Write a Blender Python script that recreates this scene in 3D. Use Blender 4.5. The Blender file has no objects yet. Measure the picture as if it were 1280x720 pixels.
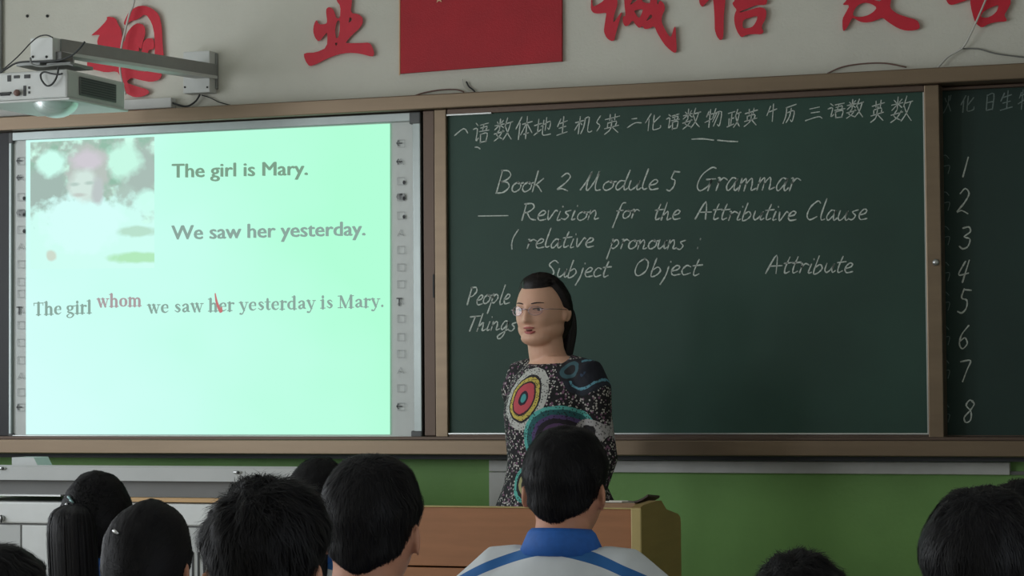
import bpy, bmesh, math, random
from mathutils import Vector, Matrix, noise
random.seed(7)
S = bpy.context.scene
C = bpy.context.collection
PI = math.pi
# ------------------------------------------------------------------ camera, world, lights, exposure
CAMX, CAMD, CAMH, F = 3.3, 8.4, 1.42, 3000.0
YAW, PIT, ROL = math.radians(20.45), math.radians(2.28), math.radians(-0.42)
_f = Vector((-math.sin(YAW)*math.cos(PIT), math.cos(YAW)*math.cos(PIT), math.sin(PIT)))
_r0 = Vector((math.cos(YAW), math.sin(YAW), 0)); _u0 = _r0.cross(_f)
RGT = _r0*math.cos(ROL) + _u0*math.sin(ROL); UPV = _u0*math.cos(ROL) - _r0*math.sin(ROL); FWD = _f
CAM = Vector((CAMX, -CAMD, CAMH))
cd = bpy.data.cameras.new('camera'); cam = bpy.data.objects.new('camera', cd); C.objects.link(cam)
cam.matrix_world = Matrix.Translation(CAM) @ Matrix((RGT, UPV, -FWD)).transposed().to_4x4()
cd.sensor_width = 36; cd.lens = 36*F/1280; cd.clip_start = .05
S.camera = cam
S.view_settings.view_transform = 'Standard'; S.view_settings.look = 'None'
S.view_settings.gamma = 1; S.view_settings.exposure = 0.0
try: S.view_settings.use_curve_mapping = False
except Exception: pass
w = bpy.data.worlds.new('world'); S.world = w; w.use_nodes = True
w.node_tree.nodes['Background'].inputs[0].default_value = (.75, .85, 1, 1)
w.node_tree.nodes['Background'].inputs[1].default_value = 1.0
def area(name, loc, rot, sx, sy, power, col=(1, 1, 1)):
    l = bpy.data.lights.new(name, 'AREA'); l.shape = 'RECTANGLE'; l.size = sx; l.size_y = sy; l.energy = power; l.color = col
    o = bpy.data.objects.new(name, l); C.objects.link(o); o.location = loc; o.rotation_euler = rot; return o
# daylight entering through the three windows of the left wall (lights stand in the openings)
WIN = [(-1.2, -2.8, 26), (-3.5, -5.1, 52), (-6.2, -7.8, 62)]
for a, b, p in WIN:
    area('daylight', (-2.97, (a+b)/2, 1.95), (0, math.radians(-90), 0), 1.7, 1.6, p, (.93, .97, 1))
# weak fill light, added at an unseen window assumed in the right wall
area('daylight', (4.57, -6.5, 1.95), (0, math.radians(90), 0), 1.7, 2.2, 10, (.9, .96, 1))

def W(x, y, Y=0.0):
    v = FWD + RGT*((x-640)/F) - UPV*((y-360)/F)
    return CAM + v*((CAMD+Y)/v.y)
def PX(p):
    d = p-CAM; k = d.dot(FWD); return 640+F*d.dot(RGT)/k, 360-F*d.dot(UPV)/k
def XX(x, y, Y): return W(x, y, Y).x
def ZZ(x, y, Y): return W(x, y, Y).z

# ------------------------------------------------------------------ materials
def lin(c): return tuple((v/255/12.92 if v/255 <= .04045 else ((v/255+.055)/1.055)**2.4) for v in c)
def mat(name, col, rough=.6, metal=0, nz=0, ns=20, bump=0, bs=60, emit=0, col2=None, spec=.5, alpha=None, trans=0, stretch=None):
    m = bpy.data.materials.new(name); m.use_nodes = True; nt = m.node_tree; b = nt.nodes['Principled BSDF']
    c = (*lin(col), 1)
    b.inputs['Base Color'].default_value = c; b.inputs['Roughness'].default_value = rough; b.inputs['Metallic'].default_value = metal
    b.inputs['Specular IOR Level'].default_value = spec
    if trans: b.inputs['Transmission Weight'].default_value = trans
    if emit: b.inputs['Emission Color'].default_value = c; b.inputs['Emission Strength'].default_value = emit
    tc = nt.nodes.new('ShaderNodeTexCoord'); vec = tc.outputs['Object']
    if stretch:
        mp = nt.nodes.new('ShaderNodeMapping'); mp.inputs['Scale'].default_value = stretch; nt.links.new(vec, mp.inputs[0]); vec = mp.outputs[0]
    if nz:
        n = nt.nodes.new('ShaderNodeTexNoise'); n.inputs['Scale'].default_value = ns; n.inputs['Detail'].default_value = 5
        nt.links.new(vec, n.inputs['Vector'])
        r = nt.nodes.new('ShaderNodeValToRGB'); nt.links.new(n.outputs[0], r.inputs[0])
        r.color_ramp.elements[0].position = .3; r.color_ramp.elements[1].position = .7
        r.color_ramp.elements[0].color = (*[v*(1-nz) for v in c[:3]], 1)
        r.color_ramp.elements[1].color = (*lin(col2), 1) if col2 else (*[min(1, v*(1+nz)) for v in c[:3]], 1)
        nt.links.new(r.outputs[0], b.inputs['Base Color'])
        if emit: nt.links.new(r.outputs[0], b.inputs['Emission Color'])
    if bump:
        n2 = nt.nodes.new('ShaderNodeTexNoise'); n2.inputs['Scale'].default_value = bs; nt.links.new(vec, n2.inputs['Vector'])
        bp = nt.nodes.new('ShaderNodeBump'); bp.inputs['Strength'].default_value = bump; bp.inputs['Distance'].default_value = .01
        nt.links.new(n2.outputs[0], bp.inputs['Height']); nt.links.new(bp.outputs[0], b.inputs['Normal'])
    return m
M = {}
M['wall'] = mat('plaster_white', (212, 210, 198), .85, nz=.05, ns=3, bump=.15, bs=90)
M['green'] = mat('green_paint', (120, 166, 90), .55, nz=.08, ns=4, bump=.1, bs=60)
M['ceil'] = mat('ceiling_paint', (225, 225, 220), .9, nz=.02)
M['floor'] = mat('terrazzo', (150, 145, 135), .4, nz=.15, ns=60)
M['rail'] = mat('champagne_aluminium', (124, 107, 88), .34, .6, nz=.08, ns=3, stretch=(.5, 8, 8))
M['rail_dk'] = mat('brown_aluminium', (92, 76, 66), .42, .5, nz=.06, ns=3)
M['chrome'] = mat('bright_trim', (190, 192, 190), .3, .8, nz=.03)
M['board'] = mat('chalkboard_green', (38, 68, 57), .5, nz=.16, ns=2.2, bump=.03, bs=300, spec=.35)
M['board2'] = mat('chalkboard_dark', (34, 56, 50), .5, nz=.12, ns=2, bump=.03, bs=300, spec=.3)
M['black'] = mat('black_panel', (28, 28, 32), .5, nz=.05)
M['chalk'] = mat('chalk', (196, 204, 196), .95, nz=.28, ns=180)
M['chalk_faint'] = mat('chalk_faint', (118, 132, 128), .95, nz=.25, ns=180)
M['wb'] = mat('whiteboard_margin', (196, 200, 196), .35, nz=.03)
M['wbf'] = mat('whiteboard_frame', (150, 158, 156), .3, .5, nz=.04)
M['wbc'] = mat('grey_plastic_corner', (88, 90, 90), .5, nz=.04)
M['icon'] = mat('icon_ink', (70, 72, 74), .6, nz=.03)
M['icon2'] = mat('icon_ink_faint', (150, 152, 152), .6, nz=.03)
M['red'] = mat('red_foam', (206, 22, 48), .5, nz=.05, ns=30)
M['flag'] = mat('red_flag_cloth', (176, 16, 34), .6, nz=.08, ns=8, bump=.15, bs=200)
M['star'] = mat('flag_star', (226, 190, 150), .6, nz=.04)
M['steel'] = mat('painted_steel', (178, 180, 178), .45, .1, nz=.04, ns=6)
M['steel_dk'] = mat('grey_steel', (112, 112, 110), .45, .2, nz=.05, ns=6)
M['steel_lt'] = mat('pale_steel', (205, 207, 205), .4, .1, nz=.03)
M['slot'] = mat('vent_dark', (60, 62, 64), .7, nz=.05)
M['arm'] = mat('arm_aluminium', (150, 152, 150), .45, .35, nz=.04)
M['armw'] = mat('arm_white', (206, 208, 204), .5, nz=.03)
M['proj'] = mat('projector_shell', (196, 198, 194), .5, nz=.03)
M['projd'] = mat('projector_grille', (96, 100, 98), .6, nz=.05)
M['cable'] = mat('cable_black', (42, 44, 44), .5, nz=.1)
M['cableg'] = mat('cable_grey', (120, 122, 118), .6, nz=.1)
M['cablew'] = mat('cable_white', (205, 203, 196), .6, nz=.05)
M['cableb'] = mat('cable_brown', (120, 92, 84), .6, nz=.1)
M['trunk'] = mat('white_trunking', (206, 206, 202), .5, nz=.04)
M['wood'] = mat('podium_laminate', (164, 110, 72), .45, nz=.1, ns=5, stretch=(1, 1, 8))
M['woodtop'] = mat('podium_top', (196, 158, 108), .4, nz=.08, ns=8, stretch=(1, 6, 1))
M['woodside'] = mat('podium_side', (150, 124, 74), .45, nz=.08, ns=5, stretch=(1, 1, 8))
M['edge'] = mat('podium_edge', (188, 168, 110), .4, nz=.05)
M['paper'] = mat('paper', (222, 218, 206), .8, nz=.04)
M['cover'] = mat('book_cover', (150, 118, 88), .6, nz=.1)
M['dark_cover'] = mat('dark_cover', (72, 58, 52), .6, nz=.1)
M['skin'] = mat('skin', (216, 168, 142), .5, nz=.05, ns=12)
M['skin2'] = mat('skin_student', (196, 138, 110), .55, nz=.05, ns=12)
M['lips'] = mat('lips', (178, 92, 92), .4, nz=.05)
M['mouth'] = mat('mouth_inside', (96, 34, 36), .6, nz=.05)
M['eyew'] = mat('eye_white', (225, 220, 215), .3, nz=.02)
M['iris'] = mat('iris', (34, 22, 18), .2, nz=.05)
M['brow'] = mat('brow', (52, 40, 36), .8, nz=.1)
M['hair'] = mat('black_hair', (16, 14, 17), .55, nz=.2, ns=60, spec=.25)
M['hairt'] = mat('dark_brown_hair', (24, 18, 18), .5, nz=.2, ns=60, spec=.3)
M['metal'] = mat('glasses_metal', (190, 170, 176), .2, .9, nz=.02)
M['clip'] = mat('hair_clip', (225, 225, 225), .2, .6, nz=.03)
M['clipd'] = mat('hair_clip_teal', (120, 150, 150), .3, .4, nz=.05)
M['trouser'] = mat('navy_trousers', (36, 44, 78), .8, nz=.1)
M['shoe'] = mat('dark_shoe', (34, 32, 34), .5, nz=.05)
M['blue'] = mat('collar_blue', (30, 94, 176), .7, nz=.08, ns=90)
M['dome'] = mat('lens_dome', (188, 208, 200), .35, nz=.03, trans=.35)
_m = bpy.data.materials.new('spectacle_lens'); _m.use_nodes = True; _n = _m.node_tree; _n.nodes.remove(_n.nodes['Principled BSDF'])
_t = _n.nodes.new('ShaderNodeBsdfTransparent'); _t.inputs[0].default_value = (.93, .86, .93, 1); _g = _n.nodes.new('ShaderNodeBsdfGlossy'); _g.inputs['Roughness'].default_value = .08
_x = _n.nodes.new('ShaderNodeMixShader'); _x.inputs[0].default_value = .10; _n.links.new(_t.outputs[0], _x.inputs[1]); _n.links.new(_g.outputs[0], _x.inputs[2]); _n.links.new(_x.outputs[0], _n.nodes['Material Output'].inputs[0])
M['lens'] = _m

def node(nt, t, **k):
    n = nt.nodes.new(t)
    for a, b in k.items(): setattr(n, a, b)
    return n
def math_n(nt, op, a, b=None, c=None):
    n = node(nt, 'ShaderNodeMath', operation=op)
    for i, v in enumerate((a, b, c)):
        if v is None: continue
        if isinstance(v, (int, float)): n.inputs[i].default_value = v
        else: nt.links.new(v, n.inputs[i])
    return n.outputs[0]
def mixc(nt, f, a, b):
    n = node(nt, 'ShaderNodeMix', data_type='RGBA')
    if isinstance(f, (int, float)): n.inputs['Factor'].default_value = f
    else: nt.links.new(f, n.inputs['Factor'])
    for i, v in ((6, a), (7, b)):
        if isinstance(v, tuple): n.inputs[i].default_value = (*v[:3], 1)
        else: nt.links.new(v, n.inputs[i])
    return n.outputs[2]
# jacket: white with a blue band arching over the yoke (depends on cloth coordinates only)
def jacket_mat(name, zy, base=(206, 210, 212)):
    m = mat(name, base, .8, nz=.04, ns=25, bump=.25, bs=14); nt = m.node_tree; b = nt.nodes['Principled BSDF']
    tc = node(nt, 'ShaderNodeTexCoord'); s = node(nt, 'ShaderNodeSeparateXYZ'); nt.links.new(tc.outputs['Object'], s.inputs[0])
    ax = math_n(nt, 'SQRT', math_n(nt, 'ADD', math_n(nt, 'MULTIPLY', s.outputs[0], s.outputs[0]), .0012))
    t = math_n(nt, 'ADD', s.outputs[2], math_n(nt, 'ADD', math_n(nt, 'MULTIPLY', ax, .21), math_n(nt, 'MULTIPLY', math_n(nt, 'MULTIPLY', ax, ax), .7)))
    d = math_n(nt, 'ABSOLUTE', math_n(nt, 'SUBTRACT', t, zy))
    k = math_n(nt, 'LESS_THAN', d, .0105)
    src = b.inputs['Base Color'].links[0].from_socket
    nt.links.new(mixc(nt, k, src, lin((38, 98, 160))), b.inputs['Base Color'])
    return m

# ------------------------------------------------------------------ object helpers
def tag(o, label=None, cat=None, group=None, kind=None):
    if label: o['label'] = label
    if cat: o['category'] = cat
    if group: o['group'] = group
    if kind: o['kind'] = kind
    return o
def thing(name, label, cat, loc=(0, 0, 0), rz=0, group=None):
    o = bpy.data.objects.new(name, None); C.objects.link(o); o.location = loc; o.rotation_euler = (0, 0, rz)
    o.empty_display_size = .1
    return tag(o, label, cat, group)
def pyobj(name, verts, faces, m, parent=None, smooth=False):
    me = bpy.data.meshes.new(name); me.from_pydata([tuple(v) for v in verts], [], faces); me.update()
    if smooth: me.polygons.foreach_set('use_smooth', [True]*len(me.polygons))
    me.materials.append(m); o = bpy.data.objects.new(name, me); C.objects.link(o)
    if parent: attach(o, parent)
    return o
ROOTM = {}
def rootmat(p):
    m = Matrix.Translation(p.location) @ p.rotation_euler.to_matrix().to_4x4()
    return (rootmat(p.parent) @ m) if p.parent else m
def attach(o, parent, world=True):
    """parent o; mesh coordinates are given in world space unless world=False"""
    if world: o.data.transform(rootmat(parent).inverted())
    o.parent = parent
class MB:
    def __init__(s): s.v = []; s.f = []
    def add(s, vs, fs):
        n = len(s.v); s.v += [Vector(v) for v in vs]; s.f += [tuple(i+n for i in f) for f in fs]
    def box(s, x0, x1, y0, y1, z0, z1, bev=0):
        x0, x1 = sorted((x0, x1)); y0, y1 = sorted((y0, y1)); z0, z1 = sorted((z0, z1))
        if bev:
            bm = bmesh.new(); bmesh.ops.create_cube(bm, size=1)
            for v in bm.verts: v.co = Vector(((x0+x1)/2+v.co.x*(x1-x0), (y0+y1)/2+v.co.y*(y1-y0), (z0+z1)/2+v.co.z*(z1-z0)))
            bmesh.ops.bevel(bm, geom=bm.edges[:], offset=bev, segments=2, affect='EDGES', profile=.5)
            bm.verts.index_update(); s.add([v.co.copy() for v in bm.verts], [[v.index for v in f.verts] for f in bm.faces]); bm.free(); return s
        s.add([(x, y, z) for x in (x0, x1) for y in (y0, y1) for z in (z0, z1)],
              [(0, 1, 3, 2), (4, 6, 7, 5), (0, 4, 5, 1), (2, 3, 7, 6), (0, 2, 6, 4), (1, 5, 7, 3)]); return s
    def prism(s, poly, d):
        """closed prism: polygon points (world) + offset vector d"""
        n = len(poly); d = Vector(d); a = [Vector(p) for p in poly]
        s.add(a+[p+d for p in a], [tuple(range(n))[::-1], tuple(range(n, 2*n))]+[(i, (i+1) % n, n+(i+1) % n, n+i) for i in range(n)]); return s
    def tube(s, pts, r, n=8, caps=True):
        pts = [Vector(p) for p in pts]; rs = r if isinstance(r, (list, tuple)) else [r]*len(pts)
        k = len(pts); t0 = None; vs = []; up = None
        for i, p in enumerate(pts):
            t = (pts[min(i+1, k-1)]-pts[max(i-1, 0)]).normalized()
            if up is None:
                up = Vector((0, 0, 1)) if abs(t.z) < .9 else Vector((0, 1, 0))
            a = (up - t*up.dot(t)).normalized(); up = a; b = t.cross(a)
            rr = rs[i]; ra, rb = rr if isinstance(rr, tuple) else (rr, rr)
            for j in range(n):
                q = 2*PI*j/n; vs.append(p+a*math.cos(q)*ra+b*math.sin(q)*rb)
        fs = [(i*n+j, i*n+(j+1) % n, (i+1)*n+(j+1) % n, (i+1)*n+j) for i in range(k-1) for j in range(n)]
        if caps: fs += [tuple(range(n))[::-1], tuple(range((k-1)*n, k*n))]
        s.add(vs, fs); return s
    def ball(s, c, r, n=16, m=10, rot=None):
        c = Vector(c); r = (r, r, r) if isinstance(r, (int, float)) else r; vs = [Vector((0, 0, r[2]))]
        for i in range(1, m):
            t = PI*i/m
            for j in range(n):
                p = 2*PI*j/n; vs.append(Vector((r[0]*math.sin(t)*math.cos(p), r[1]*math.sin(t)*math.sin(p), r[2]*math.cos(t))))
        vs.append(Vector((0, 0, -r[2])))
        if rot: vs = [rot @ v for v in vs]
        vs = [v+c for v in vs]; L = len(vs)-1
        fs = [(0, 1+j, 1+(j+1) % n) for j in range(n)]
        fs += [(1+i*n+j, 1+(i+1)*n+j, 1+(i+1)*n+(j+1) % n, 1+i*n+(j+1) % n) for i in range(m-2) for j in range(n)]
        fs += [(1+(m-2)*n+(j+1) % n, 1+(m-2)*n+j, L) for j in range(n)]
        s.add(vs, fs); return s
    def obj(s, name, m, parent=None, smooth=False, world=True):
        o = pyobj(name, s.v, s.f, m, None, smooth)
        if parent: attach(o, parent, world)
        return o
def voxel(mb, vs, sm=4, fac=.5):
    """union of closed shapes into one continuous surface"""
    me = bpy.data.meshes.new('t'); me.from_pydata([tuple(v) for v in mb.v], [], mb.f)
    bm = bmesh.new(); bm.from_mesh(me); bmesh.ops.recalc_face_normals(bm, faces=bm.faces[:]); bm.to_mesh(me); bm.free()
    o = bpy.data.objects.new('t', me); C.objects.link(o)
    r = o.modifiers.new('r', 'REMESH'); r.mode = 'VOXEL'; r.voxel_size = vs; r.use_smooth_shade = True
    if sm: k = o.modifiers.new('s', 'SMOOTH'); k.iterations = sm; k.factor = fac
    dg = bpy.context.evaluated_depsgraph_get(); out = bpy.data.meshes.new_from_object(o.evaluated_get(dg))
    bpy.data.objects.remove(o); bpy.data.meshes.remove(me)
    out.polygons.foreach_set('use_smooth', [True]*len(out.polygons))
    return out
def meobj(name, me, m, parent):
    me.materials.clear(); me.materials.append(m); me.name = name
    o = bpy.data.objects.new(name, me); C.objects.link(o); o.parent = parent; return o

# flat strokes --------------------------------------------------------------
def crom(pts, k=4):
    if len(pts) < 3: return pts
    out = []; P = [pts[0]]+list(pts)+[pts[-1]]
    for i in range(1, len(P)-2):
        for j in range(k):
            t = j/k; out.append(tuple(.5*((2*b)+(-a+c)*t+(2*a-5*b+4*c-d)*t*t+(-a+3*b-3*c+d)*t**3) for a, b, c, d in zip(P[i-1], P[i], P[i+1], P[i+2])))
    out.append(tuple(pts[-1])); return out
def stroke(mb, pts, w, place, k=4, curve=True, jit=0):
    """ribbon in pixel space; pts (x,y) or (x,y,w); place maps (x,y)->world"""
    P = [p if len(p) == 3 else (p[0], p[1], w) for p in pts]
    if curve: P = crom(P, k)
    n = len(P); L = []; R = []
    for i in range(n):
        a = P[max(i-1, 0)]; b = P[min(i+1, n-1)]; dx, dy = b[0]-a[0], b[1]-a[1]; l = math.hypot(dx, dy) or 1
        h = P[i][2]/2*(1+random.uniform(-jit, jit))
        L.append((P[i][0]-dy/l*h, P[i][1]+dx/l*h)); R.append((P[i][0]+dy/l*h, P[i][1]-dx/l*h))
    vs = [place(*q) for q in L]+[place(*q) for q in R]
    mb.add(vs, [(i, i+1, n+i+1, n+i) for i in range(n-1)])
    for i in (0, n-1):
        x, y, h = P[i]; m = 6
        mb.add([place(x+h/2*math.cos(2*PI*j/m), y+h/2*math.sin(2*PI*j/m)) for j in range(m)], [tuple(range(m))])

def curve_fill(splines, depth, placefn=None):
    """2D outline(s) with holes -> filled, extruded mesh data (verts in 2D space + z)"""
    cu = bpy.data.curves.new('c', 'CURVE'); cu.dimensions = '2D'; cu.fill_mode = 'BOTH'; cu.extrude = depth
    for s in splines:
        sp = cu.splines.new('POLY'); sp.points.add(len(s)-1)
        for i, p in enumerate(s): sp.points[i].co = (p[0], p[1], 0, 1)
        sp.use_cyclic_u = True
    o = bpy.data.objects.new('c', cu); C.objects.link(o)
    dg = bpy.context.evaluated_depsgraph_get(); me = bpy.data.meshes.new_from_object(o.evaluated_get(dg))
    v = [tuple(q.co) for q in me.vertices]; f = [tuple(p.vertices) for p in me.polygons]
    bpy.data.objects.remove(o); bpy.data.curves.remove(cu); bpy.data.meshes.remove(me)
    return v, f

# ------------------------------------------------------------------ structure
X0, X1, YB, ZC = -3.0, 4.6, -9.6, 3.5
ZG = ZZ(640, 575, 0)
def st(o): o['kind'] = 'structure'; return o
st(MB().box(X0-.2, X1+.2, 0, .2, -.1, ZC+.1).obj('wall_front', M['wall']))
gp = MB().box(X0+.001, X1-.001, -.004, .0, 0, ZG+.05).obj('green_dado', M['green'], bpy.data.objects['wall_front'])
st(MB().box(X0-.2, X1+.2, YB-.2, YB, -.1, ZC+.1).obj('wall_back', M['wall']))
st(MB().box(X0, X1, YB, 0, -.1, 0).obj('floor', M['floor']))
st(MB().box(X0, X1, YB, 0, ZC, ZC+.1).obj('ceiling', M['ceil']))
def side_wall(name, xa, xb, wins):
    mb = MB(); ys = [YB]+[v for a, b, _ in sorted(wins, key=lambda q: q[1]) for v in (b, a)]+[0]
    for i in range(0, len(ys), 2): mb.box(xa, xb, ys[i], ys[i+1], -.1, ZC+.1)
    for a, b, _ in wins: mb.box(xa, xb, b, a, -.1, 1.05); mb.box(xa, xb, b, a, 2.85, ZC+.1)
    return st(mb.obj(name, M['wall']))
side_wall('wall_left', X0-.2, X0, WIN)
RW = [(-5.3, -7.7, 0)]
side_wall('wall_right', X1, X1+.2, RW)
nw = 0
for wins, xa in ((WIN, X0-.14), (RW, X1+.14)):
    for a, b, _ in wins:
        nw += 1; mb = MB(); y = b
        for q in (b, (a+b)/2-.025, a-.05): mb.box(xa-.03, xa+.03, q, q+.05, 1.05, 2.85)
        for z in (1.05, 2.3, 2.80): mb.box(xa-.028, xa+.028, b, a, z, z+.05)
        st(mb.obj('window_%d' % nw, M['steel_lt']))
# raised teaching platform in front of the board
PLZ = .15
st(MB().box(X0, X1, -2.05, 0, 0, PLZ, .008).obj('trim_1', M['floor']))
# thin conduit in the left corner of the photograph's wall
tag(MB().tube([W(1, 0, -.012)+Vector((0, 0, .6)), W(1, 92, -.012)], .007).obj('wall_conduit', M['cableg'], smooth=True), 'thin grey vertical conduit on the white wall at the far left edge', 'conduit')
for i, (x, y) in enumerate(((34, 20), (59, 20))):
    tag(MB().tube([W(x, y, 0), W(x, y, -.006)], .006, 10).obj('screw_plug', M['cable'], smooth=True), ('dark screw hole in the white wall, left one of the pair above the projector', 'dark screw hole in the white wall, right one of the pair above the projector')[i], 'screw plug', 'screw holes above the projector')

# ------------------------------------------------------------------ board system
YR = -.16     # front of rails
BX0, BX1 = X0+.3, W(1280, 90, YR).x+1.3
bf = thing('board_frame', 'champagne aluminium frame with top rail and chalk ledge round the sliding boards', 'board frame', (0, 0, ZZ(640, 560, YR)))
zt1 = (ZZ(0, 147, YR)+ZZ(640, 112.8, YR)+ZZ(1240, 79, YR))/3; zt0 = (ZZ(0, 163, YR)+ZZ(560, 136, YR)+ZZ(1240, 99.5, YR))/3
MB().box(BX0, BX1, -.005, YR, zt0, zt1, .004).obj('top_rail', M['rail'], bf)
yt = .5*(ZZ(0, 549.5, YR-.03)+ZZ(1160, 550.5, YR-.03)); yb = .5*(ZZ(0, 566.5, YR-.03)+ZZ(880, 570, YR-.03))
MB().box(BX0, BX1, -.005, YR-.03, yb, yt, .004).obj('bottom_ledge', M['rail'], bf)
MB().box(BX0, BX1, -.004, YR+.03, yb-.018, yb).obj('ledge_shadow', M['slot'], bf)  # dark strip standing in for the shadow below the ledge
MB().box(BX0, BX1, -.004, YR-.016, yt, yt+.012, .002).obj('track', M['rail_dk'], bf)
MB().box(BX0, BX1, -.004, -.02, yt, zt0).obj('backing', M['slot'], bf)
# interactive whiteboard
YW = -.10
wx0, wx1 = XX(12.5, 360, YW), XX(528, 360, YW)
wz0 = .5*(ZZ(30, 547, YW)+ZZ(525, 549, YW)); wz1 = .5*(ZZ(16, 166, YW)+ZZ(525, 140, YW))
wb = thing('interactive_whiteboard', 'large interactive whiteboard showing a bright mint green lesson slide', 'whiteboard', ((wx0+wx1)/2, YW, wz0))
MB().box(wx0, wx1, -.03, YW+.004, wz0, wz1).obj('board_surface', M['wb'], wb)
fm = .014
MB().box(wx0, wx1, -.03, YW-.012, wz0, wz0+.013, .003).obj('frame_bar', M['chrome'], wb)
MB().box(wx0, wx1, -.03, YW-.012, wz1-.034, wz1, .003).obj('frame_bar', M['wbf'], wb)
MB().box(wx0, wx0+fm, -.03, YW-.0118, wz0+.013, wz1-.034, .003).obj('frame_bar', M['wbf'], wb)
MB().box(wx1-.032, wx1, -.03, YW-.0118, wz0+.013, wz1-.034, .003).obj('frame_bar', M['wbf'], wb)
for (xa, xb, za, zb) in ((wx1-.045, wx1+.001, wz0-.001, wz0+.03), (wx1-.045, wx1+.001, wz1-.045, wz1+.001), (wx0-.001, wx0+.02, wz0-.001, wz0+.02), (wx0-.001, wx0+.02, wz1-.045, wz1+.001)):
    MB().box(xa, xb, -.03, YW-.014, za, zb, .005).obj('corner_cap', M['wbc'], wb)
# slide (light of the projector on the board)
YS = YW-.001
def scr(x, y): return W(x, y, YS-.001)
def slide_mat():
    m = bpy.data.materials.new('slide_light'); m.use_nodes = True; nt = m.node_tree; nt.nodes.remove(nt.nodes['Principled BSDF'])
    e = node(nt, 'ShaderNodeEmission'); nt.links.new(e.outputs[0], nt.nodes['Material Output'].inputs[0])
    tc = node(nt, 'ShaderNodeTexCoord'); s = node(nt, 'ShaderNodeSeparateXYZ'); nt.links.new(tc.outputs['UV'], s.inputs[0])
    f = math_n(nt, 'ADD', math_n(nt, 'MULTIPLY', s.outputs[0], .95), math_n(nt, 'MULTIPLY', s.outputs[1], .22))
    n = node(nt, 'ShaderNodeTexNoise'); n.inputs['Scale'].default_value = 2.5; nt.links.new(tc.outputs['UV'], n.inputs[0])
    f = math_n(nt, 'ADD', f, math_n(nt, 'MULTIPLY', math_n(nt, 'SUBTRACT', n.outputs[0], .5), .5))
    r = node(nt, 'ShaderNodeValToRGB'); nt.links.new(f, r.inputs[0]); el = r.color_ramp.elements
    el[0].position = 0; el[0].color = (*lin((214, 255, 252)), 1); el[1].position = 1; el[1].color = (*lin((178, 255, 216)), 1)
    q = el.new(.45); q.color = (*lin((200, 255, 240)), 1)
    nt.links.new(r.outputs[0], e.inputs[0]); e.inputs[1].default_value = 1.0
    return m
def quad_uv(name, cs, m, parent):
    o = pyobj(name, cs, [(0, 1, 2, 3)], m, parent); uv = o.data.uv_layers.new(name='UVMap')
    for i, c in enumerate(((0, 0), (1, 0), (1, 1), (0, 1))): uv.data[i].uv = c
    return o
slide = quad_uv('projected_slide', [scr(32.5, 543), scr(487.5, 543), scr(487.5, 154.5), scr(32.5, 175.5)], slide_mat(), wb)
def emat(name, col, st_=1.0):
    m = bpy.data.materials.new(name); m.use_nodes = True; nt = m.node_tree; nt.nodes.remove(nt.nodes['Principled BSDF'])
    e = node(nt, 'ShaderNodeEmission'); nt.links.new(e.outputs[0], nt.nodes['Material Output'].inputs[0]); e.inputs[0].default_value = (*lin(col), 1); e.inputs[1].default_value = st_
    return m
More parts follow.
